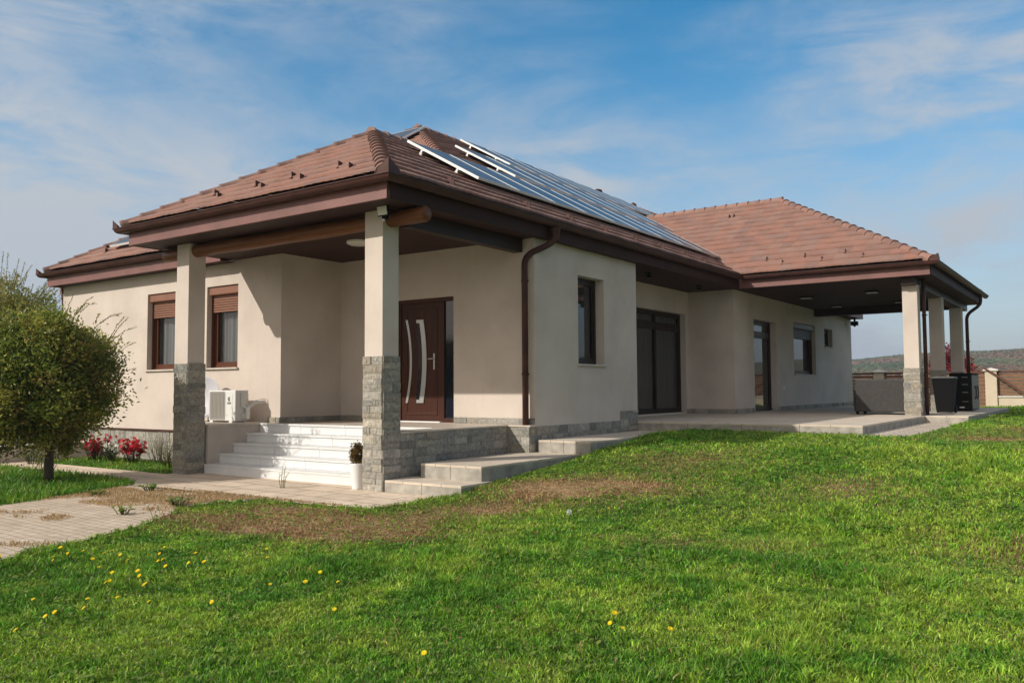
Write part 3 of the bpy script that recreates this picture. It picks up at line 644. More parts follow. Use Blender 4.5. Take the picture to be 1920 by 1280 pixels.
for x,y in ((-.88,.07),(-.42,-.17),(-1.83,.05),(-1.38,-.18),(-2.62,.03),(-2.2,-.2),(-3.65,.05),(-3.22,-.2)): snow_guard(porch,x,y,4+PF*(y+.62)+.05,(0,-1,-PF))
for x,y in ((1.07,12.13),(1.52,11.88),(1.98,12.13),(2.43,11.87),(2.89,12.14),(3.33,11.87)): snow_guard(wing,x,y,4+PF*(y-11.47)+.05,(0,-1,-PF))
for dx in (0,.13): snow_guard(wing,-.95+dx,15.05,4+PF*(15.05-11.47)+.05,(0,-1,-PF))
for x,y in ((-10.3,2.0),(-9.9,1.75)): snow_guard(main,x,y,4+PF*(y-1.2)+.05,(0,-1,-PF))
for y in (1.0,2.9,4.2,5.4,6.6,7.8,9.0,10.0):
    for dx,dy in ((.17,0),(-.02,.14)): snow_guard(main if y>1.2 else porch,EX-.42+dx*.8,y+dy,4+NE*(.42-dx*.8)+.05,(1,0,-NE))
v=MB().mat('brown_metal'); v.lathe((-6.15,16.68,7.45),[(.07,0),(.07,.52),(.05,.53)],12); v.lathe((-6.15,16.68,7.95),[(.02,.10),(.14,.06),(.17,0),(.02,.01)],12); v.build('roof_vent',main)
v=MB().mat('brown_metal'); v.lathe((-5.96,18.9,7.68),[(.12,0),(.12,.2),(.05,.26),(0,.27)],12); v.build('roof_vent',main)
# --- windows
def opening(axis,c):
    return (lambda a0,a1,d0,d1,z0,z1:(a0,a1,c+d0,c+d1,z0,z1)) if axis=='y' else (lambda a0,a1,d0,d1,z0,z1:(c-d1,c-d0,a0,a1,z0,z1))
def curtain(parent,T,a0,a1,d,z0,z1,seed):
    m=MB().mat('curtain'); m.sm=True; n=60; rs=random.Random(seed); ph=rs.random()*6; vs=[]
    for i in range(n+1):
        a=a0+(a1-a0)*i/n; dd=d+.022*math.sin(a*30+ph+.6*math.sin(a*5+ph))+.014*math.sin(a*57+ph*2)
        for z in (z0,z1):
            b=T(a,a,dd,dd,z,z); vs.append((b[0],b[2],b[4]))
    m.faces(vs,[(2*i,2*i+2,2*i+3,2*i+1) for i in range(n)]); return m.build('curtain',parent)
def window(axis,c,o,depth,mat,shutter=None,cols=1,transom=None,fw=.065,sill=True,cur=None,name='window',box_mat='shutter',seed=0):
    T=opening(axis,c); a0,a1,z0,z1=o; m=MB().mat(mat); g=MB().mat('window_glass'); d0,d1=depth,depth+.07
    m.box(*T(a0,a0+fw,d0,d1,z0,z1)); m.box(*T(a1-fw,a1,d0,d1,z0,z1)); m.box(*T(a0+fw,a1-fw,d0,d1,z0,z0+fw)); m.box(*T(a0+fw,a1-fw,d0,d1,z1-fw,z1))
    zt=z1-fw; w=(a1-a0-2*fw)/cols; panes=[]
    for k in range(cols):
        b0=a0+fw+k*w; b1=b0+w
        if k: m.box(*T(b0-.035,b0+.035,d0-.004,d1,z0+fw,z1-fw))
        segs=[(z0+fw,zt)] if transom is None else [(z0+fw,transom-.04),(transom+.04,zt)]
        if transom is not None: m.box(*T(b0+.036,b1-.036,d0-.002,d1-.002,transom-.04,transom+.04))
        for s0,s1 in segs:
            e=.05; m.box(*T(b0+.001,b0+e,d0+.012,d1-.012,s0,s1)); m.box(*T(b1-e,b1-.001,d0+.012,d1-.012,s0,s1)); m.box(*T(b0+e,b1-e,d0+.012,d1-.012,s0,s0+e)); m.box(*T(b0+e,b1-e,d0+.012,d1-.012,s1-e,s1))
            panes.append((b0+e,b1-e,s0+e,s1-e))
    wdw=m.build(name,house,.003)
    for p in panes:
        g=MB().mat('window_glass' if axis=='y' else 'tinted_glass'); b=T(p[0],p[1],d0+.035,d0+.035,p[2],p[3])
        g.face([(b[0],b[2],b[4]),(b[1],b[3],b[4]),(b[1],b[3],b[5]),(b[0],b[2],b[5])] if axis=='y' else [(b[0],b[2],b[4]),(b[0],b[3],b[4]),(b[0],b[3],b[5]),(b[0],b[2],b[5])]); g.build('pane',wdw)
    if shutter:
        sb=MB().mat(box_mat); sb.box(*T(a0+.003,a1-.003,.035,d0-.001,z1-.16,z1-.003)); sb.build('shutter_box',wdw,.018)
        sm=MB().mat(box_mat); z=z1-.165; q=0
        while z>shutter+.01:
            sm.box(*T(a0+.04,a1-.04,d0-.042,d0-.006,z-.038,z)); z-=.046
        sm.build('roller_shutter',wdw,.007)
        for s in (0,1):
            r=MB().mat(mat); aa=(a0+.002,a0+.038) if s==0 else (a1-.038,a1-.002); r.box(*T(*aa,d0-.045,d0-.002,z0+.002,z1-.163)); r.build('guide_rail',wdw)
    if sill: 
        s=MB().mat('sill_stone'); s.box(*T(a0-.03,a1+.03,-.045,d0+.01,z0-.028,z0+.004)); s.build('sill',wdw,.004)
    for k,(b0,b1,zb) in enumerate(cur or []): curtain(wdw,T,b0,b1,depth+.13,zb,z1-.05,seed+k)
    return wdw
window('y',1.57,WIN1,.15,'frame_wood',shutter=2.80,cur=[(WIN1[0],WIN1[1],1.76)],seed=1)
window('y',1.57,WIN2,.15,'frame_wood',shutter=2.80,cur=[(WIN2[0],WIN2[1],1.76)],seed=2)
window('x',.42,WIN3,.17,'dark_frame',cur=[(WIN3[0]+.5,WIN3[1],1.76)],seed=3)
window('x',-.8,PATIO,.14,'dark_frame',cols=3,transom=2.80,sill=False,cur=[(7.4,8.9,.76),(9.0,10.1,.76),(10.2,11.45,.76)],name='patio_door',seed=4)
window('x',.36,SIDE,.16,'dark_frame',transom=2.72,sill=False,cur=[(13.2,13.6,.76)],name='terrace_door',seed=8)
window('x',.36,WIN4,.16,'dark_frame',shutter=2.78,box_mat='grey_plastic',seed=9)
window('x',.36,WIN5,.14,'dark_frame',seed=10)
# --- front door
T=opening('y',2.97); a0,a1,z0,z1=DOOR; d=.06
m=MB().mat('door_wood')
for b in ((a0,a0+.07,d,d+.09,z0,z1),(a1-.045,a1,d,d+.09,z0,z1),(a0+.07,a1-.045,d,d+.09,z1-.07,z1),(-1.545,-1.485,d,d+.09,z0,z1-.07),(-1.485,a1-.045,d,d+.09,z0,z0+.07)): m.box(*T(*b))
fd=m.build('front_door',house,.004)
m=MB().mat('door_wood'); m.box(*T(a0+.072,-1.547,d+.02,d+.08,z0+.015,z1-.072)); 
l0,l1=a0+.072,-1.547
for b in ((l0+.10,l1-.10,z0+.12,z0+.16),(l0+.10,l1-.10,z1-.20,z1-.16)): m.box(*T(b[0],b[1],d+.012,d+.0195,b[2],b[3]))
for aa in (l0+.10,l1-.14): m.box(*T(aa,aa+.04,d+.012,d+.0195,z0+.162,z1-.202))
m.build('door_leaf',fd,.004)
def arc(mb,xm,wt,bow,dd,z0,z1,n=24,w0=None):
    vs=[]
    for i in range(n+1):
        t=i/n; z=z0+(z1-z0)*t; x=xm+bow*(1-(2*t-1)**2)
        for a,e in ((x-wt/2,dd-.008),(x+wt/2,dd-.008),(x+wt/2,dd+.004),(x-wt/2,dd+.004)):
            b=T(a,a,e,e,z,z); vs.append((b[0],b[2],b[4]))
    mb.faces(vs,[(4*i+k,4*i+(k+1)%4,4*i+4+(k+1)%4,4*i+4+k) for i in range(n) for k in range(4)]+[(3,2,1,0),(4*n,4*n+1,4*n+2,4*n+3)])
m=MB().mat('steel'); arc(m,-2.345,.05,.10,d+.012,1.10,2.555); m.build('metal_inlay',fd)
m=MB().mat('steel'); arc(m,-2.005,.10,.072,d+.012,1.12,2.53)
for zz in (1.10,2.49): m.box(*T(-2.115,-1.95,d+.002,d+.014,zz,zz+.055))
m.build('metal_inlay',fd)
m=MB().mat('door_glass'); arc(m,-2.085,.075,.05,d+.015,1.17,2.47); m.build('door_pane',fd)
m=MB().mat('door_glass'); m.box(*T(-1.483,a1-.047,d+.03,d+.05,z0+.072,z1-.072)); m.build('door_pane',fd)
m=MB().mat('steel'); m.box(*T(-1.725,-1.69,d-.002,d+.0115,1.675,1.95)); m.tube([T(-1.707,-1.707,d,d,1.86,1.86)[::2],T(-1.707,-1.707,d-.055,d-.055,1.86,1.86)[::2],T(-1.80,-1.80,d-.06,d-.06,1.855,1.855)[::2]],.011,8); m.build('handle',fd)
B('threshold',fd,'aluminium',T(a0+.07,-1.52,-.02,.055,.771,.79))
# ------------------------------------------------------------------ terraces and platforms (the setting)
def slab(name,boxes,mat='concrete',bevel=.008):
    m=MB().mat(mat)
    for b in boxes: m.box(*b)
    return tag(m.build(name,None,bevel),kind='structure')
def jointed(x0,x1,y0,y1,z0,z1,nx,ny):
    o=[]
    for i in range(nx):
        for j in range(ny):
            o.append((x0+(x1-x0)*i/nx+.002,x0+(x1-x0)*(i+1)/nx-.002,y0+(y1-y0)*j/ny+.002,y0+(y1-y0)*(j+1)/ny-.002,z0,z1))
    return o
def paved(name,x0,x1,y0,y1,z0,z1,nx,ny):
    m=MB().mat('kerb')
    for b in jointed(x0,x1,y0,y1,z0,z1-.034,nx,ny): m.box(*b)
    m.mat('concrete')
    for b in jointed(x0,x1,y0,y1,z1-.0335,z1,nx*2,ny*2): m.box(*b)
    return tag(m.build(name,None,.006),kind='structure')
paved('stone_step',.03,1.305,.01,.62,-.12,.16,2,1); paved('stone_step',.22,1.24,.50,3.05,-.02,.35,2,4); paved('stone_step',.48,1.42,2.93,6.395,.1,.54,2,5)
paved('terrace',.435,4.47,6.40,11.72,.5,.705,4,5); paved('terrace',.37,4.47,11.72,20.3,.5,.705,4,8); paved('terrace',-.8,.433,6.46,11.72,.5,.705,1,5); paved('terrace',4.472,5.3,11.95,20.3,.5,.705,1,8)
# ------------------------------------------------------------------ ground
XR=[(-30,6.0),(-15,4.2),(-9,2.4),(-6.5,1.15),(-4.85,.52),(-4.04,.19),(-3.29,-.14),(-2.6,-.72),(-2.28,-1.02),(-1.8,-1.0),(-1.36,-.80),(-1.28,.2),(-1.22,.95),(-.9,1.0),(-.25,1.0),(.1,1.10),(.02+.3,1.27),(.52,1.28),(2.9,1.24),(2.95,1.42),(6.3,1.42)]
XL=[(-30,.6),(-15,-.5),(-9,-1.7),(-5,-2.6),(-3.36,-2.9),(-2.44,-3.12),(-1.6,-3.45),(-1.21,-3.7),(-.95,-4.5),(-.86,-5.2)]
xr=lambda y:np.interp(y,[p[0] for p in XR],[p[1] for p in XR]); xl=lambda y:np.interp(y,[p[0] for p in XL],[p[1] for p in XL])
def lawn_right(x,y):
    w=.10*(fbm(x*1.7,y*1.7,5)-.5)*np.where((y<-.5)|(y>6),1,.25)
    a=(y<6.3)&(x>xr(y)+w)&~((x>4.45)&(x<5.22+w)&(y>5.75))
    b=(y>=6.3)&(y<11.9)&(x>5.22+w); c=(y>=11.9)&(y<20.35)&(x>5.33+w*.3); d=(y>=20.35)&(x>.4)
    return a|b|c|d
def lawn_left(x,y):
    w=.14*(fbm(x*2,y*2,6)-.5)
    a=(x<xl(y)+w)&(y<-.90+w*.4)&(x>-9.3); b=(x>-9.2)&(x<-4.75)&(y>-.12+w)&(y<1.5)
    c=(x<-9.5)
    return a|b|c
HK=[(-30,-.5),(-12,-.22),(-8,-.14),(-4,-.05),(-1.3,-.008),(-.3,.0),(.02,.055),(.52,.15),(2.5,.34),(2.95,.395),(4.2,.525),(6.3,.555),(8,.57),(28,.57),(60,.4),(200,-1.5),(3000,-20)]
def ground_raw(x,y):
    h=np.interp(y+np.clip(x-1.3,0,8)*.06,[k[0] for k in HK],[k[1] for k in HK])
    f=np.clip((x-np.minimum(xr(np.minimum(y,-.3)),1.0)+.05)/.5,0,1); f=np.where(y>7,1,f)
    h=h*f-.012*(1-f)
    far=np.clip((np.hypot(x,y)-40)/100,0,1)
    bump=(.07*(fbm(x*.35,y*.35,3)-.5)+.035*(fbm(x*.8,y*.8,4,2)-.5))*np.clip((x-1.6)/1.5,0,1)
    return np.where((x>5.22)|(y<6.2)|(y>20.5)|(x<1.0),h+bump,np.minimum(h,.54))
xs=np.unique(np.concatenate([np.arange(-14,16,.3),np.array([-1500,-700,-300,-120,-60,-35,-22,-17,17.5,20,24,30,40,60,100,180,300,700,1500])]))
ys=np.unique(np.concatenate([np.arange(-12,30,.3),np.array([-300,-150,-60,-30,-18,-14.5,32,36,44,60,90,150,300,700,1500])]))
DRYP=[(.0,-2.6,.8,.42,.8),(1.1,-2.5,.8,.5,1.2),(1.9,-1.95,.75,.6,1.25),(.3,-1.75,.8,.35,.9),(2.0,-.75,.6,.6,.8),(2.15,.45,.7,.6,.8),(3.1,.95,.8,.55,.8),(3.0,2.4,.8,.7,.5),(6.3,6.2,.6,.9,.8),(6.8,9,.7,1.6,.6),(4.9,-1.15,.7,.35,.35),(5.3,1.4,.6,.6,.4),(7.2,-.6,.6,.5,.4)]
def dryness(x,y):
    d=0*x; wx=x+.7*(fbm(x*1.1,y*1.1,33)-.5); wy=y+.7*(fbm(x*1.1,y*1.1,34)-.5)
    for cx,cy,sx,sy,a in DRYP: d=d+a*np.exp(-(((wx-cx)/sx)**2+((wy-cy)/sy)**2))
    return np.clip(d,0,1.1)*(.25+1.5*fbm(x*2.2,y*2.2,31))
GX,GY=np.meshgrid(xs,ys); GH=ground_raw(GX,GY)
def ground_h(x,y):
    x=np.asarray(x,float); y=np.asarray(y,float); i=np.clip(np.searchsorted(xs,x)-1,0,len(xs)-2); j=np.clip(np.searchsorted(ys,y)-1,0,len(ys)-2)
    u=(x-xs[i])/(xs[i+1]-xs[i]); v=(y-ys[j])/(ys[j+1]-ys[j])
    return (GH[j,i]*(1-u)+GH[j,i+1]*u)*(1-v)+(GH[j+1,i]*(1-u)+GH[j+1,i+1]*u)*v
gm=bpy.data.meshes.new('ground'); nv=GX.size; nx=len(xs); ny=len(ys)
gm.from_pydata(np.stack([GX.ravel(),GY.ravel(),GH.ravel()],1).tolist(),[],[(j*nx+i,j*nx+i+1,(j+1)*nx+i+1,(j+1)*nx+i) for j in range(ny-1) for i in range(nx-1)])
ga=gm.attributes.new('Col','FLOAT_COLOR','POINT'); gd=np.clip(dryness(GX.ravel(),GY.ravel())*1.2,0,1); gcl=np.ones((nv,4),np.float32); gcl[:,0]=gd; ga.data.foreach_set('color',gcl.ravel())
gm.materials.append(MATS['soil']); gm.polygons.foreach_set('use_smooth',[True]*len(gm.polygons))
go=bpy.data.objects.new('ground',gm); COL.objects.link(go); tag(go,kind='structure')
def sheet(name,poly,z,mat):
    m=MB().mat(mat); m.face([(x,y,z) for x,y in poly]); o=m.build(name); return tag(o,kind='structure')
def wig(pts,s,amp=.05,step=.08):
    o=[]
    for (a,b) in zip(pts,pts[1:]):
        n=max(1,int(math.hypot(b[0]-a[0],b[1]-a[1])/step))
        for k in range(n):
            t=k/n; x=a[0]+(b[0]-a[0])*t; y=a[1]+(b[1]-a[1])*t
            o.append((x+amp*(float(fbm(np.array(x*3.),np.array(y*3.),s))-.5)*2,y+amp*(float(fbm(np.array(x*3.),np.array(y*3.),s+9))-.5)*2))
    o.append(pts[-1]); return o
rb=[(p[1]+.04,p[0]) for p in XR if -16<p[0]<-1.25]; lb=[(p[1]-.04,p[0]) for p in XL if -16<p[0]<-1.0]
YB=lambda x:-1.22+.06*(x+2)
brick=wig([(rb[0]),*rb[1:],(-.80,YB(-.8)-.004)],21)+[(-3.9,YB(-3.9)-.004)]+list(reversed(wig(lb,23)))
sheet('brick_path',brick,.004,'brick_paving')
slabp=[(-9.3,-.10),(-9.3,-.92)]+wig([(-9.3,-.92),(-5.2,-.88),(-4.4,-.97),(-3.9,YB(-3.9))],25)[1:]+[(-.80,YB(-.8))]+wig([(-.8,-1.34),(.2,-1.3),(.98,-1.24),(1.03,-.9),(1.03,-.2),(1.12,.03)],27)+[(.02,.03),(.02,.34),(-4.6,.34),(-4.66,-.10)]
sheet('stone_path',slabp,.008,'slab_paving')
sheet('terrace_path',[(4.40,5.7),(5.27,5.55),(5.27,11.99),(4.40,11.99)],.562,'strip_paving')
# ------------------------------------------------------------------ lawn grass
def blades(name,px,py,h,w,lean,cols,seed,mat='grass_blade',zoff=-.004,base=None):
    r=np.random.default_rng(seed); n=len(px); z=(ground_h(px,py) if base is None else base)+zoff
    a=r.random(n)*2*np.pi; dx,dy=np.cos(a),np.sin(a); b=r.random(n)*2*np.pi; lx,ly=np.cos(b)*lean*h,np.sin(b)*lean*h
    V=np.zeros((n,5,3),np.float32)
    V[:,0]=np.stack([px-dx*w,py-dy*w,z],1); V[:,1]=np.stack([px+dx*w,py+dy*w,z],1)
    V[:,2]=np.stack([px+dx*w*.85+lx*.35,py+dy*w*.85+ly*.35,z+h*.55],1); V[:,3]=np.stack([px-dx*w*.85+lx*.35,py-dy*w*.85+ly*.35,z+h*.55],1)
    V[:,4]=np.stack([px+lx,py+ly,z+h*np.sqrt(np.maximum(.15,1-lean*lean*.6))],1)
    me=bpy.data.meshes.new(name); me.vertices.add(5*n); me.vertices.foreach_set('co',V.ravel())
    me.loops.add(7*n); me.polygons.add(2*n)
    k=np.arange(n)[:,None]*5; li=(np.array([[0,1,2,3,3,2,4]])+k).ravel().astype(np.int32)
    me.loops.foreach_set('vertex_index',li)
    ls=(np.arange(n)[:,None]*7+np.array([[0,4]])).ravel().astype(np.int32); me.polygons.foreach_set('loop_start',ls)
    me.materials.append(MATS[mat]); me.update(calc_edges=True)
    ca=me.attributes.new('Col','FLOAT_COLOR','POINT'); cc=np.ones((n,5,4),np.float32); cc[:,:,:3]=cols[:,None,:]; ca.data.foreach_set('color',cc.ravel())
    o=bpy.data.objects.new(name,me); COL.objects.link(o); return o
DK=np.array([.10,.27,.022]);MD=np.array([.21,.41,.032]);YL=np.array([.36,.50,.06]);DRY=np.array([.36,.205,.105]);STR=np.array([.42,.31,.155])
def gcolors(x,y,r):
    n=len(x); p=fbm(x*.55,y*.55,41); q=fbm(x*2.2,y*2.2,43); u=r.random(n)
    t=np.clip((p-.5)*1.0+(q-.5)*2.0+(fbm(x*7,y*7,47)-.5)*1.8+.40+(u-.5)*1.0+np.clip((x-4.5)*.03+(y+4)*.008,-.1,.15),0,1)[:,None]
    c=np.where(t<.5,DK+(MD-DK)*t*2,MD+(YL-MD)*(t*2-1)); c=c*(.50+.90*r.random(n)**1.2)[:,None]
    d=np.clip(dryness(x,y),0,1); isd=r.random(n)<(d*1.25+.035); c[isd]=(DRY+(STR-DRY)*r.random(n)[:,None])[isd]*(.6+.6*r.random(n))[isd][:,None]
    return c,t[:,0],d
CX,CY=CAMP.x,CAMP.y
def sample(dens_fn,bands,ang0,ang1,seed,test):
    r=np.random.default_rng(seed); X_=[];Y_=[];D_=[]
    for r0,r1,den in bands:
        n=int(den*(ang1-ang0)/2*(r1*r1-r0*r0)); rad=np.sqrt(r.random(n)*(r1*r1-r0*r0)+r0*r0); an=ang0+(ang1-ang0)*r.random(n)
        x=CX+rad*np.cos(an); y=CY+rad*np.sin(an); k=test(x,y); X_.append(x[k]);Y_.append(y[k]);D_.append(rad[k])
    return np.concatenate(X_),np.concatenate(Y_),np.concatenate(D_),r
A0,A1=R(125.3-44),R(125.3+46)
BANDS=[(1.5,4,4500),(4,6,10500),(6,8.5,7500),(8.5,12,4400),(12,17,2300),(17,24,1000),(24,36,420)]
x,y,dist,r=sample(None,BANDS,A0,A1,101,lawn_right)
# blades gather into tufts
tx=x+.05*(r.random(len(x))-.5); ty=y+.05*(r.random(len(x))-.5); cellx=np.floor(tx/.085); celly=np.floor(ty/.085); hsh=np.abs(np.sin(cellx*127.1+celly*311.7)*43758.5453)%1; hs2=np.abs(np.sin(cellx*269.5+celly*183.3)*43758.5453)%1
pull=np.where(dist<13,.42,.25); x=x+(( cellx+.25+.5*hsh)*.085-x)*pull*r.random(len(x)); y=y+((celly+.25+.5*hs2)*.085-y)*pull*r.random(len(x)); hsh2=(hsh*7.13)%1
c,t,d=gcolors(x,y,r); n=len(x); c=c*(.88+.46*hsh2)[:,None]
tall=np.clip(fbm(x*1.1,y*1.1,51)*2.2-.45,.55,1.3)
h=(.030+.046*r.random(n))*tall*(.68+.58*hs2)*(1-.45*np.clip(d,0,1))*(1+.012*dist)
edge=~lawn_right(x-.18,y); h=h*np.where(edge&(y<6.4),1.35,1)
w=(.0022+.0020*r.random(n))*(1+.11*np.maximum(dist-4,0)); lean=.25+.75*r.random(n)
keep=r.random(n)>np.clip(d,0,1)*.35
o=blades('lawn_grass',x[keep],y[keep],h[keep],w[keep],lean[keep],c[keep],7); tag(o,'short uneven green lawn grass with browned dry patches near the path','grass',kind='stuff')
x,y,dist,r=sample(None,[(6,14,1500),(14,20,900)],R(125),R(172),102,lambda x,y:lawn_left(x,y)&~((x>-9.3)&(x<-5)&(y>1.2)))
c,t,d=gcolors(x,y,r); n=len(x); c=c*1.0; h=(.05+.07*r.random(n))*np.where(y<-.9,1.15,.7)
o=blades('verge_grass',x,y,h,.004+.004*r.random(n),.2+.7*r.random(n),c,8); tag(o,'longer grass on the verge and bed left of the porch path','grass',kind='stuff')
# clover and weed leaves between the blades
def leaves(name,px,py,hz,size,cols,seed,tilt=.5,mat='leaf'):
    r=np.random.default_rng(seed); n=len(px); z=ground_h(px,py)+hz; a=r.random(n)*2*np.pi
    ux=np.stack([np.cos(a),np.sin(a),(r.random(n)-.5)*tilt*2],1); vx=np.stack([-np.sin(a),np.cos(a),(r.random(n)-.5)*tilt*2],1)
    P=np.stack([px,py,z],1); s=size[:,None]; V=np.zeros((n,6,3),np.float32)
    for k,(p,q) in enumerate(((-1,0),(-.45,-.55),(.5,-.6),(1,0),(.5,.6),(-.45,.55))): V[:,k]=P+ux*s*p+vx*s*q
    V[:,3,2]-=size*.25
    me=bpy.data.meshes.new(name); me.vertices.add(6*n); me.vertices.foreach_set('co',V.ravel()); me.loops.add(8*n); me.polygons.add(2*n)
    k=np.arange(n)[:,None]*6; me.loops.foreach_set('vertex_index',(np.array([[0,1,2,3,0,3,4,5]])+k).ravel().astype(np.int32))
    me.polygons.foreach_set('loop_start',(np.arange(n)[:,None]*8+np.array([[0,4]])).ravel().astype(np.int32)); me.materials.append(MATS[mat]); me.update(calc_edges=True)
    ca=me.attributes.new('Col','FLOAT_COLOR','POINT'); cc=np.ones((n,6,4),np.float32); cc[:,:,:3]=cols[:,None,:]; ca.data.foreach_set('color',cc.ravel())
    o=bpy.data.objects.new(name,me); COL.objects.link(o); return o
x,y,dist,r=sample(None,[(1.5,5,420),(5,8.5,420),(8.5,12,360),(12,17,240),(17,26,120)],A0,A1,103,lawn_right)
cl=fbm(x*.9,y*.9,61)+.25*(fbm(x*4,y*4,62)-.5)+.07*np.clip((dist-4)/10,0,1); k=(cl>.52)|(r.random(len(x))<.10); x,y,dist=x[k],y[k],dist[k]; n=len(x)
d=np.clip(dryness(x,y),0,1); col=(np.array([.15,.27,.035])+(np.array([.27,.36,.06])-np.array([.15,.27,.035]))*r.random(n)[:,None])*(.7+.5*r.random(n))[:,None]
o=leaves('clover',x,y,.022+.034*r.random(n),(.007+.012*r.random(n)**1.8)*(1+.07*np.maximum(dist-5,0)),col,9); tag(o,'low clover and weed leaves scattered through the lawn','ground cover',kind='stuff')
# fallen straw and dry tufts on the brick path
r=np.random.default_rng(77); x=-3.6+4.2*r.random(60000); y=-5.5+4.3*r.random(60000)
k=(x>xl(y))&(x<xr(y))&(fbm(x*1.5,y*2.3,71)+.44*np.exp(-((y+2.15)/.85)**2)>.66+.12*r.random(60000)); x,y=x[k],y[k]; n=len(x)
o=blades('dry_path_grass',x,y,.012+.028*r.random(n),.003+.002*r.random(n),.4+.6*r.random(n),(np.array([.52,.40,.21])+(np.array([.46,.30,.15])-np.array([.52,.40,.21]))*r.random(n)[:,None])*(.7+.5*r.random(n))[:,None],12,zoff=.01,base=np.zeros(n)); tag(o,'dry straw-coloured grass growing in the brick path joints','grass',kind='stuff')

# ------------------------------------------------------------------ flowers and weeds in the lawn
def on_ground(px,py):
    yaw,pitch,roll=R(35.28386694),R(3.2331319),R(-.35199606)
    M=sc.camera.matrix_world.to_3x3(); v=M@Vector(((px-960)/1589.983,-(py-640)/1589.983,-1)); t=2.0
    for _ in range(400):
        p=CAMP+v*t
        if p.z<float(ground_h(np.array(p.x),np.array(p.y)))+.02: break
        t+=.03
    return p.x,p.y
def dandelion(name,label,col,size,fluffy=False):
    e=empty(name,label=label,cat='flower'); s=MB().mat('leaf'); s.col=(.10,.17,.03); s.tube([(0,0,-.01),(.003,.002,.03),(0,.004,.10)],.0022,5); s.build('stem',e)
    f=MB().mat('flower'); rs=random.Random(5)
    for k in range(46 if not fluffy else 90):
        a=k*2.39996; rr=math.sqrt((k+.5)/46) if not fluffy else 1
        kk=rs.uniform(.85,1.1); f.col=tuple(min(1,c*kk) for c in col)
        if fluffy:
            ph=math.acos(1-2*(k+.5)/90); v=Vector((math.sin(ph)*math.cos(a),math.sin(ph)*math.sin(a),math.cos(ph))); c=Vector((0,.004,.07)); t=v.orthogonal().normalized()
            f.face([c+v*.004,c+v*size+t*.003,c+v*size-t*.003])
        else:
            v=Vector((math.cos(a),math.sin(a),.55-.55*rr)).normalized(); t=Vector((-math.sin(a),math.cos(a),0)); c=Vector((0,.004,.10)); q=size*(.35+.65*rr)
            f.face([c-t*.001,c+v*q*.6-t*.0035,c+v*q-t*.002,c+v*q+t*.002,c+v*q*.6+t*.0035])
    f.build('petals',e); return e
dd=dandelion('dandelion','yellow dandelion flower head standing in the green lawn',(.93,.74,.02),.0155)
DP=[(291,1118),(293,1145),(314,1037),(313,1051),(322,1063),(309,1062),(292,1060),(376,1055),(366,1070),(326,1076),(391,1072),(217,1087),(269,1089),(277,1096),(206,1103),(215,1108),(167,1139),(178,1155),(125,1169),(105,1170),(225,1140),(71,1140),(122,1049),(131,1052),(160,1052),(143,1060),(177,1059),(204,1063),(233,1049),(214,1050),(171,1067),(186,1083),(110,1071),(56,1206),(8,1062),(10,1058),(505,1112),(415,1145),(641,1110),(575,1120),(631,1157),(804,1241),(1143,1177),(1160,1197),(1155,1185),(1136,965),(1245,1212),(508,1061),(500,1045),(606,1087),(255,1068),(112,1060)]
for i,(px,py) in enumerate(DP):
    o=dd if i==0 else dup(dd); gx,gy=on_ground(px,py); o.location=(gx,gy,float(ground_h(np.array(gx),np.array(gy)))); s=1.0 if i else 1.35
    s*=random.uniform(.85,1.2); o.scale=(s,s,s*random.uniform(.9,1.35)); o.rotation_euler=(random.uniform(.15,.75),random.uniform(-.35,.35),random.uniform(-.5,.7)); o['group']='dandelions in the lawn'
ck=dandelion('dandelion_clock','white fluffy dandelion seed head near the middle of the lawn',(.75,.75,.72),.026,True); gx,gy=on_ground(1067,972); ck.location=(gx,gy,float(ground_h(np.array(gx),np.array(gy)))); ck.scale=(1.05,1.05,1.2)
pk=dandelion('clover_flower','pink clover blossom low in the foreground lawn',(.50,.16,.24),.010); gx,gy=on_ground(861,1209); pk.location=(gx,gy,float(ground_h(np.array(gx),np.array(gy)))); pk.scale=(1,1,.6)
dw=dandelion('daisy','small white daisy flower at the lawn edge by the paving',(.78,.78,.74),.015)
DW=[(340,940),(346,944),(300,963),(290,975),(287,985),(512,952),(485,957),(477,970),(345,968),(55,882),(60,876),(68,880),(45,893),(1205,944),(1008,956),(1397,930),(1500,850)]
for i,(px,py) in enumerate(DW):
    o=dw if i==0 else dup(dw); gx,gy=on_ground(px,py); o.location=(gx,gy,float(ground_h(np.array(gx),np.array(gy)))); s=random.uniform(.9,1.4); o.scale=(s,s,s*random.uniform(1,1.9)); o.rotation_euler=(random.uniform(-.5,.5),random.uniform(-.5,.5),0); o['group']='daisies along the lawn edge'
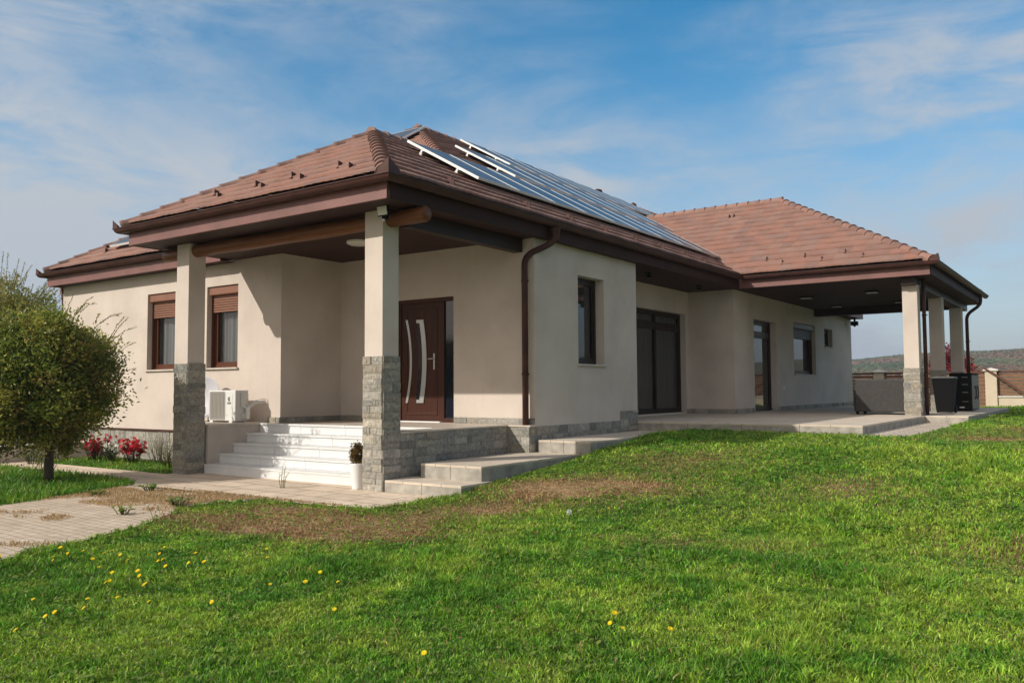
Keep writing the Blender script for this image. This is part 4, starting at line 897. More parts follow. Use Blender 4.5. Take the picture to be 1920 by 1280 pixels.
def plant(name,loc,label,cat,h,spread,nst,lcol,lsize,seed,nleaf=14,scol=(.12,.11,.05),flowers=None):
    rs=random.Random(seed); e=empty(name,loc,label=label,cat=cat); s=MB().mat('leaf'); s.col=scol; lf=MB().mat('leaf'); tips=[]
    for k in range(nst):
        a=rs.random()*6.28; q=rs.random()**.6*spread; hh=h*rs.uniform(.55,1); b=Vector((math.cos(a)*q*.35,math.sin(a)*q*.35,-.01)); t=Vector((math.cos(a)*q,math.sin(a)*q,hh))
        mid=(b+t)/2+Vector((rs.uniform(-.02,.02),rs.uniform(-.02,.02),.03)); s.tube([b,mid,t],[.005,.004,.002],5); tips.append(t)
        for j in range(nleaf):
            u=.2+.8*(j+.5)/nleaf; p=b.lerp(mid,u*2) if u<.5 else mid.lerp(t,u*2-1); aa=rs.random()*6.28; d=Vector((math.cos(aa),math.sin(aa),rs.uniform(-.2,.7))).normalized(); n=d.cross(Vector((0,0,1))).normalized(); L_=lsize*rs.uniform(.6,1.2)
            kk=rs.uniform(.7,1.25); lf.col=tuple(c*kk for c in lcol); lf.face([p,p+d*L_*.5-n*L_*.3,p+d*L_,p+d*L_*.5+n*L_*.3])
    s.build('stem',e); lf.build('foliage',e)
    if flowers:
        for nm,col,cnt in flowers:
            f=MB().mat('flower')
            for k in range(cnt):
                t=rs.choice(tips); p=t*rs.uniform(.55,1.05)+Vector((rs.gauss(0,.035),rs.gauss(0,.035),rs.gauss(.01,.03))); ax=Vector((rs.gauss(0,1),rs.gauss(0,1)-.6,rs.gauss(.4,1))).normalized(); u=ax.orthogonal().normalized(); v=ax.cross(u); S_=rs.uniform(.028,.05); kk=rs.uniform(.75,1.15); f.col=tuple(min(1,c*kk) for c in col)
                for j in range(5):
                    a=j*1.2566; d=u*math.cos(a)+v*math.sin(a)+ax*.35; w=u*math.cos(a+1.57)+v*math.sin(a+1.57); f.face([p,p+d*S_*.6-w*S_*.4,p+d*S_,p+d*S_*.6+w*S_*.4])
            f.build(nm,e)
    return e
plant('begonia',(-8.32,.72,0),'red begonia bush beside the wall, left of the white one','flowers',.46,.30,34,(.045,.075,.02),.07,1,9,flowers=[('red_blossom',(.56,.025,.06),130)])
plant('begonia',(-7.72,.72,0),'low white-flowering begonia bush between two red ones','flowers',.40,.26,30,(.05,.09,.02),.07,2,9,flowers=[('white_blossom',(.85,.85,.76),40)])
plant('begonia',(-7.20,.82,0),'red begonia bush beside the dry stems near the porch column','flowers',.46,.28,34,(.045,.075,.02),.07,3,9,flowers=[('red_blossom',(.60,.03,.05),140)])
plant('dry_plant',(-6.55,1.0,0),'tangle of thin dry grey-green stems behind the left porch column','plant',.55,.36,26,(.24,.26,.11),.04,4,10,(.22,.19,.11))
plant('dry_plant',(-7.0,1.25,0),'tall bare dry stems against the stone plinth','plant',.62,.22,8,(.26,.23,.12),.035,5,5,(.25,.21,.13))
plant('dry_plant',(-5.65,.62,0),'small leafy weeds at the foot of the left porch column','plant',.42,.34,26,(.12,.17,.04),.045,6,9)
plant('weed',(-1.47,-.42,.0),'lone spindly weed growing from the paving in front of the steps','plant',.36,.12,4,(.28,.36,.14),.045,7,9,(.10,.14,.05))
plant('weed',(-2.85,-2.25,0),'low leafy weed tuft in the middle of the brick path','plant',.08,.13,16,(.24,.34,.06),.05,8,6)
plant('weed',(-2.75,-1.55,0),'green weed tuft spilling from the verge onto the brick path','plant',.10,.16,20,(.17,.32,.05),.05,9,6)
plant('weed',(-1.05,-2.25,0),'weed clump at the lawn corner beside the brick path','plant',.12,.20,22,(.26,.36,.12),.045,10,8)
plant('weed',(-1.0,-2.95,0),'small bright green weed on the right edge of the brick path','plant',.09,.14,14,(.26,.38,.06),.05,11,6)
plant('weed',(-6.2,-1.25,0),'pale flowering weed beside the trunk of the round tree','plant',.30,.24,20,(.15,.20,.06),.04,12,8)
plant('weed',(-8.6,-.3,0),'leafy weed at the foot of the low side wall','plant',.34,.30,22,(.06,.13,.02),.06,13,8)

# ------------------------------------------------------------------ trees
def crown(mb,c,rad,ncl,per,cs,ls,pal,rs,shell=(.55,1.0),flat=1.0,nrm=True):
    for k in range(ncl):
        while True:
            v=Vector((rs.gauss(0,1),rs.gauss(0,1),rs.gauss(0,1))).normalized()
            if v.z>-.93: break
        q=rs.uniform(*shell); q*=1+.13*math.sin(3*v.x+5*v.z)+.08*math.sin(9*v.y+4*v.x); cc=Vector((c[0]+v.x*rad[0]*q,c[1]+v.y*rad[1]*q,c[2]+v.z*rad[2]*q)); base=rs.choice(pal); sp=cs*rs.uniform(.6,1.35)
        for j in range(per):
            p=cc+Vector((rs.gauss(0,sp),rs.gauss(0,sp),rs.gauss(0,sp*.85)))
            d=(Vector((rs.gauss(0,1),rs.gauss(0,1),rs.gauss(.15,.8)))+v*.7).normalized(); n=d.cross(Vector((rs.gauss(0,1),rs.gauss(0,1),rs.gauss(0,1)))).normalized(); L_=ls*rs.uniform(.6,1.3); kk=rs.uniform(.65,1.3); mb.col=tuple(x*kk for x in base)
            fold=d.cross(n)*L_*.12
            mb.face([p,p+d*L_*.45-n*L_*.27+fold,p+d*L_,p+d*L_*.45+n*L_*.27+fold])
def limb(mb,a,b,r0,r1,rs,n=5):
    a,b=Vector(a),Vector(b); pts=[]; L_=(b-a).length
    for i in range(n+1):
        t=i/n; pts.append(a.lerp(b,t)+Vector((rs.gauss(0,.035),rs.gauss(0,.035),rs.gauss(0,.02)))*L_*(t*(1-t)*3))
    mb.tube(pts,[r0+(r1-r0)*i/n for i in range(n+1)],7)
def shoots(lf,br,c,rad,n,rs,pal,Lr=(.25,.6),ls=.035,zmin=-.1,dirb=(0,0,.5)):
    for k in range(n):
        v=Vector((rs.gauss(0,1),rs.gauss(0,1),rs.gauss(.4,.8))).normalized()
        if v.z<zmin: v.z=abs(v.z)
        p=Vector((c[0]+v.x*rad[0]*.92,c[1]+v.y*rad[1]*.92,c[2]+v.z*rad[2]*.92)); d=(v+Vector(dirb)+Vector((rs.gauss(0,.3),rs.gauss(0,.3),rs.gauss(0,.2)))).normalized(); L_=rs.uniform(*Lr); q=p+d*L_+Vector((0,0,-.05*L_))
        mid=(p+q)/2+Vector((0,0,.04)); lf.mat('bark').tube([p,mid,q],[.004,.003,.0012],4,cap=False); lf.mat('leaf')
        m=int(L_/.011)
        for j in range(m):
            t=j/m; s=p.lerp(mid,2*t) if t<.5 else mid.lerp(q,2*t-1); w=Vector((rs.gauss(0,1),rs.gauss(0,1),rs.gauss(.2,.7))).normalized()+d*.7; w.normalize(); nn=w.cross(d).normalized() if w.cross(d).length>.01 else Vector((0,0,1)); l=ls*rs.uniform(.6,1.2); kk=rs.uniform(.7,1.3); lf.col=tuple(x*kk for x in rs.choice(pal)); lf.face([s,s+w*l*.5-nn*l*.25,s+w*l,s+w*l*.5+nn*l*.25])
rs=random.Random(21); PALT=[(.16,.23,.04),(.24,.31,.055),(.34,.38,.07),(.10,.15,.03),(.42,.39,.085),(.25,.19,.055)]
tr=empty('round_tree',(-4.99,-1.79,0),label='clipped round tree with small dark leaves and a single short trunk beside the path',cat='tree')
b=MB().mat('bark'); b.tube([(0,0,-.05),(.01,0,.2),(-.01,.01,.45),(.0,0,.8)],[.075,.062,.058,.05],12)
for k in range(16):
    a=k*2.4; limb(b,(0,0,.42+.03*k),(math.cos(a)*.7*rs.uniform(.6,1.1),math.sin(a)*.7*rs.uniform(.6,1.1),1.2+rs.uniform(-.3,.9)),.035,.008,rs)
b.build('trunk',tr); lf=MB().mat('leaf'); tw=MB()
crown(lf,(-.26,-.10,1.48),(1.08,1.08,1.10),720,84,.10,.060,PALT,rs,(.66,.97)); crown(lf,(.0,0,1.50),(.9,.9,.85),170,60,.15,.062,PALT[:4],rs,(.15,.75)); shoots(lf,tw,(-.24,-.06,1.52),(1.06,1.06,1.05),60,rs,PALT,(.15,.50))
for dx,dy,dz,L_ in ((.70,.50,.55,.50),(.74,.54,.30,.42),(.56,.38,.80,.4),(.35,.2,.95,.4)):
    shoots(lf,tw,(dx,dy,1.52+dz),(.05,.05,.05),3,rs,PALT,(L_*.6,L_),.035,0,(.8,.55,.5))
lf.build('crown',tr)
rs=random.Random(22); t2=empty('tall_shrub_tree',(-13.3,.9,0),label='taller airy tree with wispy upright shoots behind the round tree',cat='tree')
b=MB().mat('bark'); b.tube([(0,0,-.05),(.02,0,.6),(0,.02,1.2)],[.09,.075,.06],10)
for k in range(14):
    a=k*2.4; limb(b,(0,0,.6+.04*k),(math.cos(a)*.9*rs.uniform(.4,1),math.sin(a)*.9*rs.uniform(.4,1),2.7+rs.uniform(-.5,1.0)),.04,.008,rs)
b.build('trunk',t2); lf=MB().mat('leaf'); tw=MB(); PAL2=[(.32,.35,.085),(.26,.30,.07),(.38,.36,.10),(.42,.35,.12)]
crown(lf,(0,0,2.75),(1.45,1.45,1.25),420,70,.15,.075,PAL2,rs,(.4,.98)); shoots(lf,tw,(0,0,2.9),(1.2,1.2,1.05),150,rs,PAL2,(.3,.9),.045,.3,(0,0,1.2)); lf.build('crown',t2)
# red-leaved tree beyond the fence
rs=random.Random(23); t3=empty('red_leaf_tree',(2.05,33,.55),label='small tree with crimson autumn leaves behind the fence',cat='tree'); b=MB().mat('bark'); b.tube([(0,0,-.1),(0,0,1.0),(.03,0,2.2)],[.07,.05,.02],8)
for k in range(10): a=k*2.4; limb(b,(0,0,.4+.12*k),(math.cos(a)*.6,math.sin(a)*.6,1.2+.12*k),.02,.006,rs)
b.build('trunk',t3); lf=MB().mat('leaf'); crown(lf,(0,0,1.45),(1.0,.8,1.15),150,40,.12,.11,[(.38,.035,.05),(.28,.025,.045),(.44,.075,.06),(.20,.04,.06)],rs,(.35,1.0)); lf.build('crown',t3)
# ------------------------------------------------------------------ topiary pot
pt=empty('potted_shrub',(-.52,.08,.008),label='tall white ribbed planter with a round browned shrub against the porch column',cat='potted plant')
m=MB().mat('pot_white'); sg=44; vs=[]; m.sm=True
for rr,zz in ((.078,0),(.080,.01),(.112,.325),(.118,.345),(.110,.345),(.104,.30)):
    for k in range(sg): q=rr*(1+(.018 if k%2 else -.010)); a=2*math.pi*k/sg; vs.append((q*math.cos(a),q*math.sin(a),zz))
m.faces(vs,[(i*sg+k,i*sg+(k+1)%sg,(i+1)*sg+(k+1)%sg,(i+1)*sg+k) for i in range(5) for k in range(sg)]+[tuple(reversed(range(sg)))]); m.build('pot',pt)
m=MB().mat('soil'); m.lathe((0,0,0),[(.001,.315),(.106,.31)],20); m.build('potting_soil',pt)
rs=random.Random(31); lf=MB().mat('leaf'); crown(lf,(0,0,.475),(.115,.115,.135),120,30,.018,.026,[(.17,.095,.030),(.13,.085,.025),(.21,.13,.035),(.10,.075,.02)],rs,(.45,.95)); lf.build('foliage',pt)
# ------------------------------------------------------------------ solar panels
def panel(name,loc,rotm,w,l,label,group):
    e=empty(name,label=label,cat='solar panel',group=group); e.matrix_world=Matrix.Translation(loc)@rotm.to_4x4(); t=.042
    f=MB().mat('aluminium'); fw=.012
    for b in ((0,w,0,fw),(0,w,l-fw,l),(0,fw,fw,l-fw),(w-fw,w,fw,l-fw)): f.box(b[0],b[1],b[2],b[3],-t,0)
    f.build('frame',e); g=MB().mat('solar_cells'); a,b=fw,w-fw; c,d=fw,l-fw
    g.face([(a,c,-.004),(b,c,-.004),(b,d,-.004),(a,d,-.004)],[(0,0),(b-a,0),(b-a,d-c),(0,d-c)]); g.mat('dark_plastic').face([(a,d,-.03),(b,d,-.03),(b,c,-.03),(a,c,-.03)]); g.build('cell_sheet',e); return e
ORD=['first','second','third','fourth','fifth','sixth','seventh','eighth','ninth','tenth']
th=math.atan(NE); Re=Matrix((Vector((0,1,0)),Vector((-math.cos(th),0,math.sin(th))),Vector((math.sin(th),0,math.cos(th))))).transposed()
def mounts(e,w,l,side=True):
    for yy in (.25*l,.75*l):
        m=MB().mat('steel'); m.box(-.05,w+.02,yy-.02,yy+.02,-.085,-.042); m.build('mount_rail',e)
        if side:
            q=MB().mat('steel'); q.box(-.05,-.03,yy-.03,yy+.03,-.14,-.086); q.box(-.12,-.03,yy-.015,yy+.015,-.15,-.14); q.build('roof_hook',e)
def row(nm,x0,y0,l,cnt,pitch,word):
    for i in range(cnt):
        e=panel('solar_panel',Vector((x0,y0+pitch*i,4+NE*(EX-x0)+.16)),Re,pitch-.022,l,f'{ORD[i]} solar panel from the porch end of the {word} row',f'solar panels in the {word} row'); mounts(e,pitch-.022,l,i==0)
row('b',-.26,2.43,1.74,9,1.117,'lowest'); row('m',-2.12,6.1,1.84,7,1.117,'middle'); row('t',-4.02,8.6,1.80,8,1.117,'top')
tf=math.atan(PF); Rf=Matrix((Vector((1,0,0)),Vector((0,math.cos(tf),math.sin(tf))),Vector((0,-math.sin(tf),math.cos(tf))))).transposed()
def fpanel(x,y,w,l,label):
    e=panel('solar_panel',Vector((x,y,4+PF*(y-1.2)+.16)),Rf,w,l,label,'solar panels on the front roof slopes'); mounts(e,w,l,True); return e
fpanel(-6.35,5.78,1.25,1.05,'solar panel near the roof peak left of the hip tiles'); fpanel(-9.72,1.70,1.62,1.0,'solar panel low on the left roof above the gutter')
# ------------------------------------------------------------------ lamps and camera
fl=empty('floodlight',(.10,-.02,3.57),label='square LED floodlight with motion sensor on the beam above the right porch column',cat='floodlight')
m=MB().mat('dark_plastic'); t=R(10); ay=(0,-math.cos(t),-math.sin(t)); az=(0,-math.sin(t),math.cos(t)); m.obox((.02,-.10,.085),X,ay,az,.095,.018,.07); m.build('housing',fl,.006)
m=MB().mat('led_glass'); c=Vector((.02,-.10,.085))+Vector(ay)*.0195; m.obox(c,X,ay,az,.083,.002,.056); m.build('lens',fl)
m=MB().mat('dark_plastic'); m.box(-.02,.06,-.09,.04,.165,.19); m.box(-.02,.05,-.08,-.03,-.02,.03); m.build('bracket',fl)
m=MB().mat('white_plastic'); m.lathe((.015,-.085,-.035),[(.001,-.02),(.015,-.014),(.02,0),(.015,.014),(.001,.018)],12); m.build('motion_sensor',fl)
def disc_lamp(x,y,z,r,label,group=None):
    e=empty('ceiling_lamp',(x,y,z),label=label,cat='lamp'); m=MB().mat('white_plastic'); m.lathe((0,0,0),[(r,0),(r,-.035),(r-.015,-.045),(r-.02,-.045)],32); m.build('base',e)
    m=MB().mat('lamp_glass'); m.lathe((0,0,0),[(r-.02,-.044),(r-.05,-.062),(.001,-.07)],32); m.build('lamp_shade',e)
    if group: e['group']=group
    return e
disc_lamp(-2.0,1.52,3.709,.19,'round white ceiling lamp under the porch roof')
for x,y,l in ((2.98,14.25,'square lamp on the terrace ceiling nearest the columns'),(1.28,14.55,'square lamp on the terrace ceiling above the terrace door'),(1.29,17.5,'square lamp on the terrace ceiling furthest back near the wall'),(3.05,17.3,'square lamp on the terrace ceiling behind the nearest terrace column')):
    e=empty('ceiling_lamp',(x,y,3.708),label=l,cat='lamp',group='square terrace ceiling lamps'); B('lamp_frame',e,'dark_plastic',(-.15,.15,-.15,.15,-.035,0),bevel=.006); B('diffuser',e,'lamp_glass',(-.13,.13,-.13,.13,-.048,-.036),bevel=.004)
for x,y,l in ((.07,7.72,'small spotlight on the soffit nearer the protruding block'),(.0,10.47,'small spotlight on the soffit nearer the inner wall corner')):
    e=empty('spotlight',(x,y,3.708),label=l,cat='lamp',group='soffit spotlights'); m=MB().mat('dark_plastic'); m.lathe((0,0,0),[(.07,0),(.07,-.02),(.02,-.025)],16); m.lathe((.01,0,-.07),[(.035,.05),(.055,.0),(.05,-.045)],16); m.build('housing',e); m=MB().mat('steel'); m.lathe((.01,0,-.07),[(.001,-.03),(.045,-.04)],16); m.build('reflector',e)
e=empty('security_camera',(.62,22.45,3.69),label='small dark security camera under the eave at the far wall end',cat='camera'); m=MB().mat('dark_plastic'); m.box(-.03,.03,-.03,.03,-.10,0); m.obox((.0,-.02,-.18),X,Y,Z,.11,.09,.07); m.build('housing',e,.01); m=MB().mat('dark_plastic'); m.lathe((0,-.02,-.27),[(.001,-.03),(.035,-.015),(.045,.02)],12); m.build('lens',e)
e=empty('wall_socket',(.36,15.44,1.33),label='small white outdoor socket on the shaded terrace wall',cat='socket'); B('cover_plate',e,'white_plastic',(0,.02,-.045,.045,-.045,.045),bevel=.004); B('socket_insert',e,'lamp_glass',(.018,.03,-.025,.025,-.025,.025),bevel=.004)
# ------------------------------------------------------------------ air conditioner
ac=empty('air_conditioner',(-4.84,1.05,.785),label='white outdoor air conditioner unit with grey grille on the porch ledge',cat='air conditioner')
B('casing',ac,'white_plastic',(-.375,.375,0,.27,.03,.555),bevel=.012)
m=MB().mat('ac_grille'); pl=[]
for (cx,cz,a) in ((.065,.505,0),(-.31,.505,90),(-.31,.075,180),(.065,.075,270)):
    for k in range(5): t=R(a+k*22.5); pl.append((cx+.03*math.cos(t),cz+.03*math.sin(t)))
m.face([(px,-.006,pz) for px,pz in pl]); 
for i in range(1,14): zz=.06+.46*i/14; m.box(-.32,.075,-.012,-.007,zz-.003,zz+.003)
for i in range(1,11): xx=-.33+.42*i/11; m.box(xx-.003,xx+.003,-.0115,-.0065,.06,.52)
for p,q in zip(pl,pl[1:]+pl[:1]): m.face([(p[0],-.006,p[1]),(p[0],.002,p[1]),(q[0],.002,q[1]),(q[0],-.006,q[1])])
m.build('grille',ac)
m=MB().mat('ac_metal'); m.box(.371,.380,.015,.255,.05,.54); m.build('side_panel',ac,.003)
m=MB().mat('ac_metal'); m.box(.376,.40,.13,.26,.07,.17); m.box(.376,.395,.10,.255,.27,.50); m.build('valve_cover',ac,.006)
m=MB().mat('white_plastic'); m.box(.392,.44,.19,.26,.06,.26); m.build('pipe_box',ac,.008)
m=MB().mat('white_plastic')
for k in range(3): m.tube(poly([(.385,.12+.02*k,.32),(.40,.14+.02*k,.25),(.44,.24,.24+.02*k),(.50,.34,.33+.03*k),(.56,.50,.345+.03*k)],.06),.008,6)
m.build('pipe',ac); m=MB().mat('white_plastic')
for xx in (-.28,.26): m.box(xx-.04,xx+.04,-.01,.29,0,.03)
m.box(.30,.302,-.004,-.001,.06,.50); m.build('foot_rail',ac)
m=MB().mat('logo_dark'); n=26; c=(.205,.405)
for i in range(n):
    a,b_=R(25+300*i/n),R(25+300*(i+1)/n); w0,w1=.034,.034
    ri=lambda t:.034-.017*math.sin(math.pi*(t-R(25))/R(300))**.6
    m.faces([(c[0]+.036*math.cos(a),-.003,c[1]+.036*math.sin(a)),(c[0]+.036*math.cos(b_),-.003,c[1]+.036*math.sin(b_)),(c[0]+ri(b_)*math.cos(b_),-.003,c[1]+ri(b_)*math.sin(b_)),(c[0]+ri(a)*math.cos(a),-.003,c[1]+ri(a)*math.sin(a))],[(0,1,2,3)])
m.faces([(c[0]+.004,-.003,c[1]+.012),(c[0]+.022,-.003,c[1]+.012),(c[0]+.012,-.003,c[1]-.034),(c[0]-.006,-.003,c[1]-.030)],[(3,2,1,0)]); m.build('emblem',ac)
def text(parent,body,size,loc,rot,mat,name):
    cu=bpy.data.curves.new(name,'FONT'); cu.body=body; cu.size=size; cu.align_x='CENTER'; cu.extrude=.0008; o=bpy.data.objects.new(name,cu); COL.objects.link(o); bpy.context.view_layer.update()
    me=bpy.data.meshes.new_from_object(o.evaluated_get(bpy.context.evaluated_depsgraph_get())); bpy.data.objects.remove(o); me.materials.clear(); me.materials.append(MATS[mat]); q=bpy.data.objects.new(name,me); COL.objects.link(q); q.parent=parent; q.location=loc; q.rotation_euler=rot; return q
text(ac,'GREE',.050,(.205,-.003,.318),(R(90),0,0),'logo_dark','lettering')
# ------------------------------------------------------------------ satellite dish on the porch ledge
ds=empty('satellite_dish',(-5.62,1.28,.785),label='white round satellite dish leaning by the wall behind the left porch column',cat='satellite dish')
m=MB().mat('dish_white'); prof=[(.36*k/8,.07*(k/8)**2) for k in range(9)]; nrm=Vector((.18,-1,.22)).normalized(); u=nrm.cross(Z).normalized(); v=u.cross(nrm); vs=[];sg=36
for rr,hh in prof+[(.368,.072),(.365,.062)]:
    for k in range(sg): a=2*math.pi*k/sg; vs.append(Vector((0,0,.40))+(u*math.cos(a)+v*math.sin(a)*1.06)*rr+nrm*hh)
m.sm=True; m.faces(vs,[(i*sg+k,i*sg+(k+1)%sg,(i+1)*sg+(k+1)%sg,(i+1)*sg+k) for i in range(10) for k in range(sg)]); m.build('reflector',ds)
m=MB().mat('grey_plastic'); c0=Vector((0,0,.40)); m.tube([c0-v*.36+nrm*.07,c0-v*.1+nrm*.42],.012,8); m.tube([c0-v*.1+nrm*.40,c0-v*.03+nrm*.40],.03,10); m.build('feed_arm',ds)
m=MB().mat('grey_plastic'); m.tube([(0,.06,-.02),(0,.08,.36),c0-nrm*.02],.022,8); m.box(-.12,.12,-.02,.22,-.02,.0); m.build('stand',ds)
# ------------------------------------------------------------------ terrace furniture
sf=empty('garden_sofa',(3.6,12.42,.706),label='grey woven rattan sofa on the terrace seen from behind',cat='sofa')
B('backrest',sf,'rattan',(-.66,.66,0,.12,.06,.80),bevel=.02); B('seat',sf,'rattan',(-.66,.66,.12,.82,.06,.38),bevel=.02)
for s in (-1,1): B('armrest',sf,'rattan',(.66*s-.06,.66*s+.06,.125,.84,.06,.60),bevel=.02)
B('seat_cushion',sf,'curtain',(-.58,.58,.13,.80,.385,.50),bevel=.03)
for sx in (-.63,.63):
    for yy in (.04,.76): B('leg',sf,'dark_plastic',(sx-.03,sx+.03,yy,yy+.06,0,.06))
bn=empty('rubbish_bin',(4.52,14.35,.706),label='dark tapered wheeled rubbish bin beside the middle terrace column',cat='bin')
m=MB().mat('dark_plastic'); m.faces([(-.17,-.18,.02),(.17,-.18,.02),(.17,.2,.02),(-.17,.2,.02),(-.235,-.26,.80),(.235,-.26,.80),(.235,.26,.80),(-.235,.26,.80)],[(0,3,2,1),(0,1,5,4),(1,2,6,5),(2,3,7,6),(3,0,4,7),(4,5,6,7)]); m.box(-.245,.245,-.27,.265,.77,.81); m.build('body',bn,.012)
B('lid',bn,'grey_plastic',(-.25,.25,-.28,.27,.812,.855),bevel=.02); 
m=MB().mat('dark_plastic'); m.tube([(-.2,.32,.83),(.2,.32,.83)],.014,8); m.build('handle',bn)
for s in (-.19,.19): m=MB().mat('dark_plastic'); m.lathe((s,.20,.09),[(.001,-.025),(.09,-.025),(.09,.025),(.001,.025)],18,'x'); m.build('wheel',bn)
cb=empty('storage_cabinet',(4.66,15.9,.706),label='tall black outdoor cabinet with drawer fronts and a handled side painted skylit grey',cat='cabinet')
B('body',cb,'dark_plastic',(-.26,.235,0,1.35,.03,.93),bevel=.01); B('side_panel',cb,'cabinet_skylit_side',(.236,.25,.03,1.32,.06,.91),bevel=.004); B('top',cb,'dark_plastic',(-.28,.27,-.02,1.37,.932,.955),bevel=.008)
for z0 in (.06,.35,.56,.74): m=MB().mat('dark_plastic'); m.box(-.24,.22,-.022,-.001,z0,z0+(.27 if z0<.1 else .18)); m.build('drawer',cb,.006)
for z0 in (.24,.47,.67,.85): m=MB().mat('steel'); m.box(.03,.16,-.034,-.023,z0,z0+.008); m.build('drawer_handle',cb)
for yy in (.45,.85): m=MB().mat('dark_plastic'); m.tube([(.255,yy,.30),(.285,yy,.38),(.285,yy,.56),(.255,yy,.64)],.012,8); m.build('handle',cb)
m=MB().mat('white_plastic'); m.box(-.04,.07,-.026,-.0225,.085,.115); m.build('label_plate',cb)
# ------------------------------------------------------------------ fence and low wall
FY=28.0
def fence(x0,x1,label,wall):
    e=empty('garden_fence',((x0+x1)/2,FY,.5),label=label,cat='fence',group='fence along the back of the lawn'); hw=(x1-x0)/2-.19
    z0=.07
    if wall:
        B('base_wall',e,'post_plaster',(-hw,hw,-.12,.12,-.2,.42)); B('coping',e,'coping',(-hw,hw,-.16,.16,.422,.475),bevel=.008); z0=.50
    n=int((1.31-z0)/.135); m=MB().mat('fence_wood')
    for k in range(n): zz=z0+(1.31-z0)*k/n; m.box(-hw,hw,-.035,-.012,zz+.004,zz+(1.31-z0)/n-.024)
    m.build('slat_panel',e); m=MB().mat('pole_wood'); m.box(-hw,hw,-.05,.05,1.325,1.40); m.build('top_rail',e,.004)
    m=MB().mat('pole_wood'); 
    for xx in (-hw+.03,0,hw-.03): m.box(xx-.03,xx+.03,-.011,.04,z0,1.324)
    m.build('batten',e); return e
def post(x,label):
    e=empty('fence_post',(x,FY,.5),label=label,cat='post',group='rendered fence posts'); B('shaft',e,'post_plaster',(-.19,.19,-.19,.19,-.2,1.40)); m=MB().mat('coping'); m.box(-.25,.25,-.25,.25,1.402,1.45); m.faces([(-.25,-.25,1.45),(.25,-.25,1.45),(.25,.25,1.45),(-.25,.25,1.45),(0,0,1.52)],[(0,1,4),(1,2,4),(2,3,4),(3,0,4)]); m.build('cap',e); return e
PX=[-7.6,-3.7,.2,4.1,8.0,11.9]
PL=['furthest hidden','hidden','cream fence post with white cap behind the rattan sofa','cream fence post with white cap right of the black cabinet','cream','cream']
for i in (2,3,4): post(PX[i],PL[i] if i<4 else 'cream fence post past the right picture edge')
fence(PX[2],PX[3],'brown slatted fence panel between the two cream posts',False); fence(PX[3],PX[4],'brown slatted fence panel on a low cream wall at the right',True); fence(PX[1],PX[2],'brown slatted fence panel behind the house end, left of the posts',False); fence(PX[4],PX[5],'brown slatted fence panel on a low cream wall past the right picture edge',True)
e=empty('wooden_pole',(5.3,26.8,.57),label='dark brown pole slanting down from the right fence post across the panel',cat='pole'); m=MB().mat('pole_wood'); m.tube([(-1.42,1.0,1.44),(-.75,.6,1.01),(0.1,0,.36),(.45,-.3,.02)],.036,10); m.build('shaft',e); m=MB().mat('dark_plastic'); m.lathe((.45,-.3,-.02),[(.001,0),(.07,0),(.07,.06),(.05,.07)],12); m.build('foot',e)
# low rendered wall at the left end of the house
lw=empty('low_wall',(-9.5,-1.0,0),label='low pinkish rendered garden wall at the left behind the round tree',cat='wall'); B('wall_body',lw,'cheek_plaster',(-.15,.15,-2.6,2.5,-.1,.27)); B('coping',lw,'coping',(-.18,.18,-2.62,2.51,.272,.31),bevel=.006)
# ------------------------------------------------------------------ hills
az=np.radians(np.linspace(-8,150,320)); rad=np.array([120,200,320,450,560,640,720,800,880,960,1050,1200,1500.])
def hprof(a):
    d=np.degrees(a); # bearing measured from +x, counter-clockwise; house axis +y = 90
    return .62*(36+10*np.sin((d-60)/17.)+6*np.sin(d/7.3)+4*np.sin(d/3.1+1))
def hill_h(r_,a): 
    t=np.clip((r_-330)/560,0,1); t=t*t*(3-2*t); dn=np.clip((r_-980)/520,0,1)
    x=CX+r_*np.cos(a); y=CY+r_*np.sin(a); return -6+(hprof(a)+HADD(a))*t*(1-.5*dn)+10*t*(fbm(x/130,y/130,81)-.5)
HA=[(-8,11),(40,12),(70,9),(80,9),(88,9),(92.5,9),(97,4),(103,0),(115,-5),(150,-5)]
HADD=lambda a:np.interp(np.degrees(a),[k[0] for k in HA],[k[1] for k in HA])
RR,AA=np.meshgrid(rad,az); HH=hill_h(RR,AA); hm=bpy.data.meshes.new('hills'); V=np.stack([(CX+RR*np.cos(AA)).ravel(),(CY+RR*np.sin(AA)).ravel(),HH.ravel()],1); q=len(rad)
hm.from_pydata(V.tolist(),[],[(j*q+i,j*q+i+1,(j+1)*q+i+1,(j+1)*q+i) for j in range(len(az)-1) for i in range(q-1)]); hm.materials.append(MATS['hill']); hm.polygons.foreach_set('use_smooth',[True]*len(hm.polygons)); ho=bpy.data.objects.new('hills',hm); COL.objects.link(ho); tag(ho,kind='structure')
r=np.random.default_rng(91); n=26000; a=np.radians(78+32*r.random(n)); rr=330+640*r.random(n)**.9; gx=CX+rr*np.cos(a); gy=CY+rr*np.sin(a); gz=hill_h(rr,a)
den=fbm(gx/70,gy/70,85); k=den>.40; gx,gy,gz,rr=gx[k],gy[k],gz[k],rr[k]; n=len(gx)
FP=np.array([(.085,.135,.045),(.12,.16,.055),(.22,.19,.08),(.26,.15,.085),(.22,.12,.075),(.11,.135,.055),(.30,.22,.085)])
pk=np.clip(((fbm(gx/90,gy/90,86)-.5)*13+2.3+r.normal(0,.55,n)),0,6).astype(int); base=FP[pk]
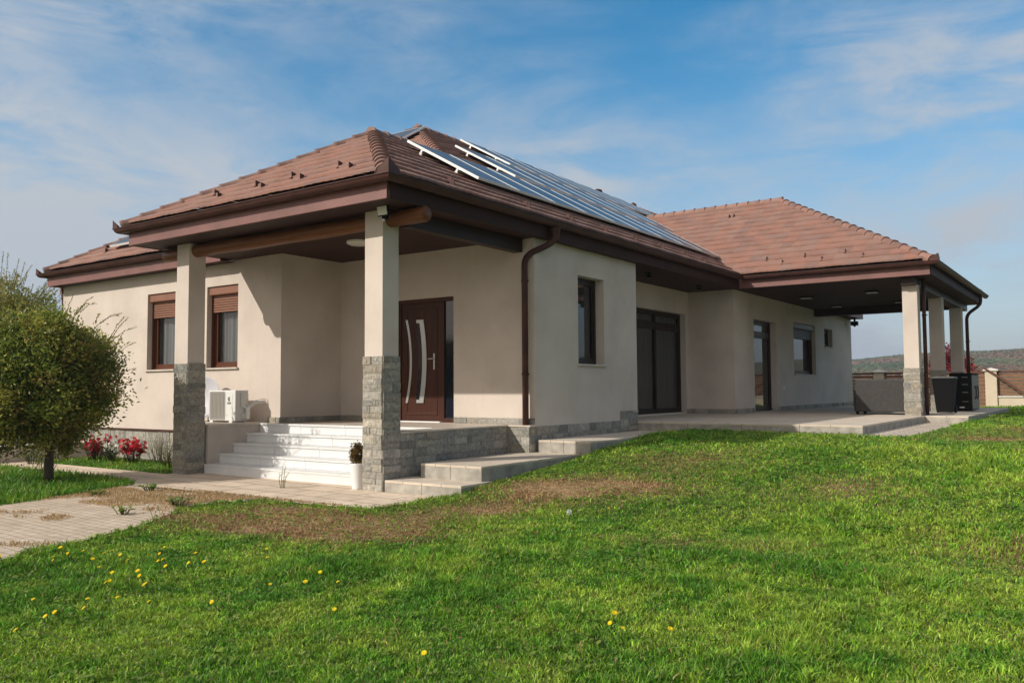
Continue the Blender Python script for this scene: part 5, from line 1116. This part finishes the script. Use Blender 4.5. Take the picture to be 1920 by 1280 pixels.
V=[];C_=[];fc=12; vv=np.zeros((n,fc*3,3),np.float32); cc=np.ones((n,fc*3,4),np.float32)
for f in range(fc):
    v=r.normal(0,1,(n,3)); v[:,2]=np.abs(v[:,2])*.9+.1; v/=np.linalg.norm(v,axis=1)[:,None]; s=(1.2+1.1*r.random(n))[:,None]*(.7+rr/1500)[:,None]; ctr=np.stack([gx,gy,gz],1)+v*s*np.array([1,1,1.1])+np.array([0,0,.8]); u=np.cross(v,r.normal(0,1,(n,3))); u/=np.linalg.norm(u,axis=1)[:,None]; w=np.cross(v,u)
    for j,(p,q_) in enumerate(((1,0),(-.5,.87),(-.5,-.87))): vv[:,f*3+j]=ctr+(u*p+w*q_)*s*1.0
    cc[:,f*3:f*3+3,:3]=(base*(.95+.1*r.random(n))[:,None])[:,None,:]
fm=bpy.data.meshes.new('forest'); tot=n*fc*3; fm.vertices.add(tot); fm.vertices.foreach_set('co',vv.ravel()); fm.loops.add(tot); fm.loops.foreach_set('vertex_index',np.arange(tot,dtype=np.int32)); fm.polygons.add(n*fc); fm.polygons.foreach_set('loop_start',np.arange(0,tot,3,dtype=np.int32)); fm.materials.append(MATS['forest']); fm.update(calc_edges=True); ca=fm.attributes.new('Col','FLOAT_COLOR','POINT'); ca.data.foreach_set('color',cc.ravel())
fo=bpy.data.objects.new('autumn_forest',fm); COL.objects.link(fo); tag(fo,'distant mixed autumn woodland covering the hills','forest',kind='stuff')

# ------------------------------------------------------------------ air
m=bpy.data.materials.new('air'); m.use_nodes=True; nt=m.node_tree; nt.nodes.remove(nt.nodes['Principled BSDF']); v=N(nt,'ShaderNodeVolumePrincipled'); v.inputs['Color'].default_value=(.86,.91,1,1); v.inputs['Density'].default_value=.00050; v.inputs['Anisotropy'].default_value=.2
L(nt,v.outputs[0],nt.nodes['Material Output'].inputs['Volume']); MATS['air']=m
hz=B('haze',None,'air',(-1620,1620,-420,1620,-22,62)); tag(hz,kind='stuff',label='thin pale air haze that softens the distant hills',cat='haze')
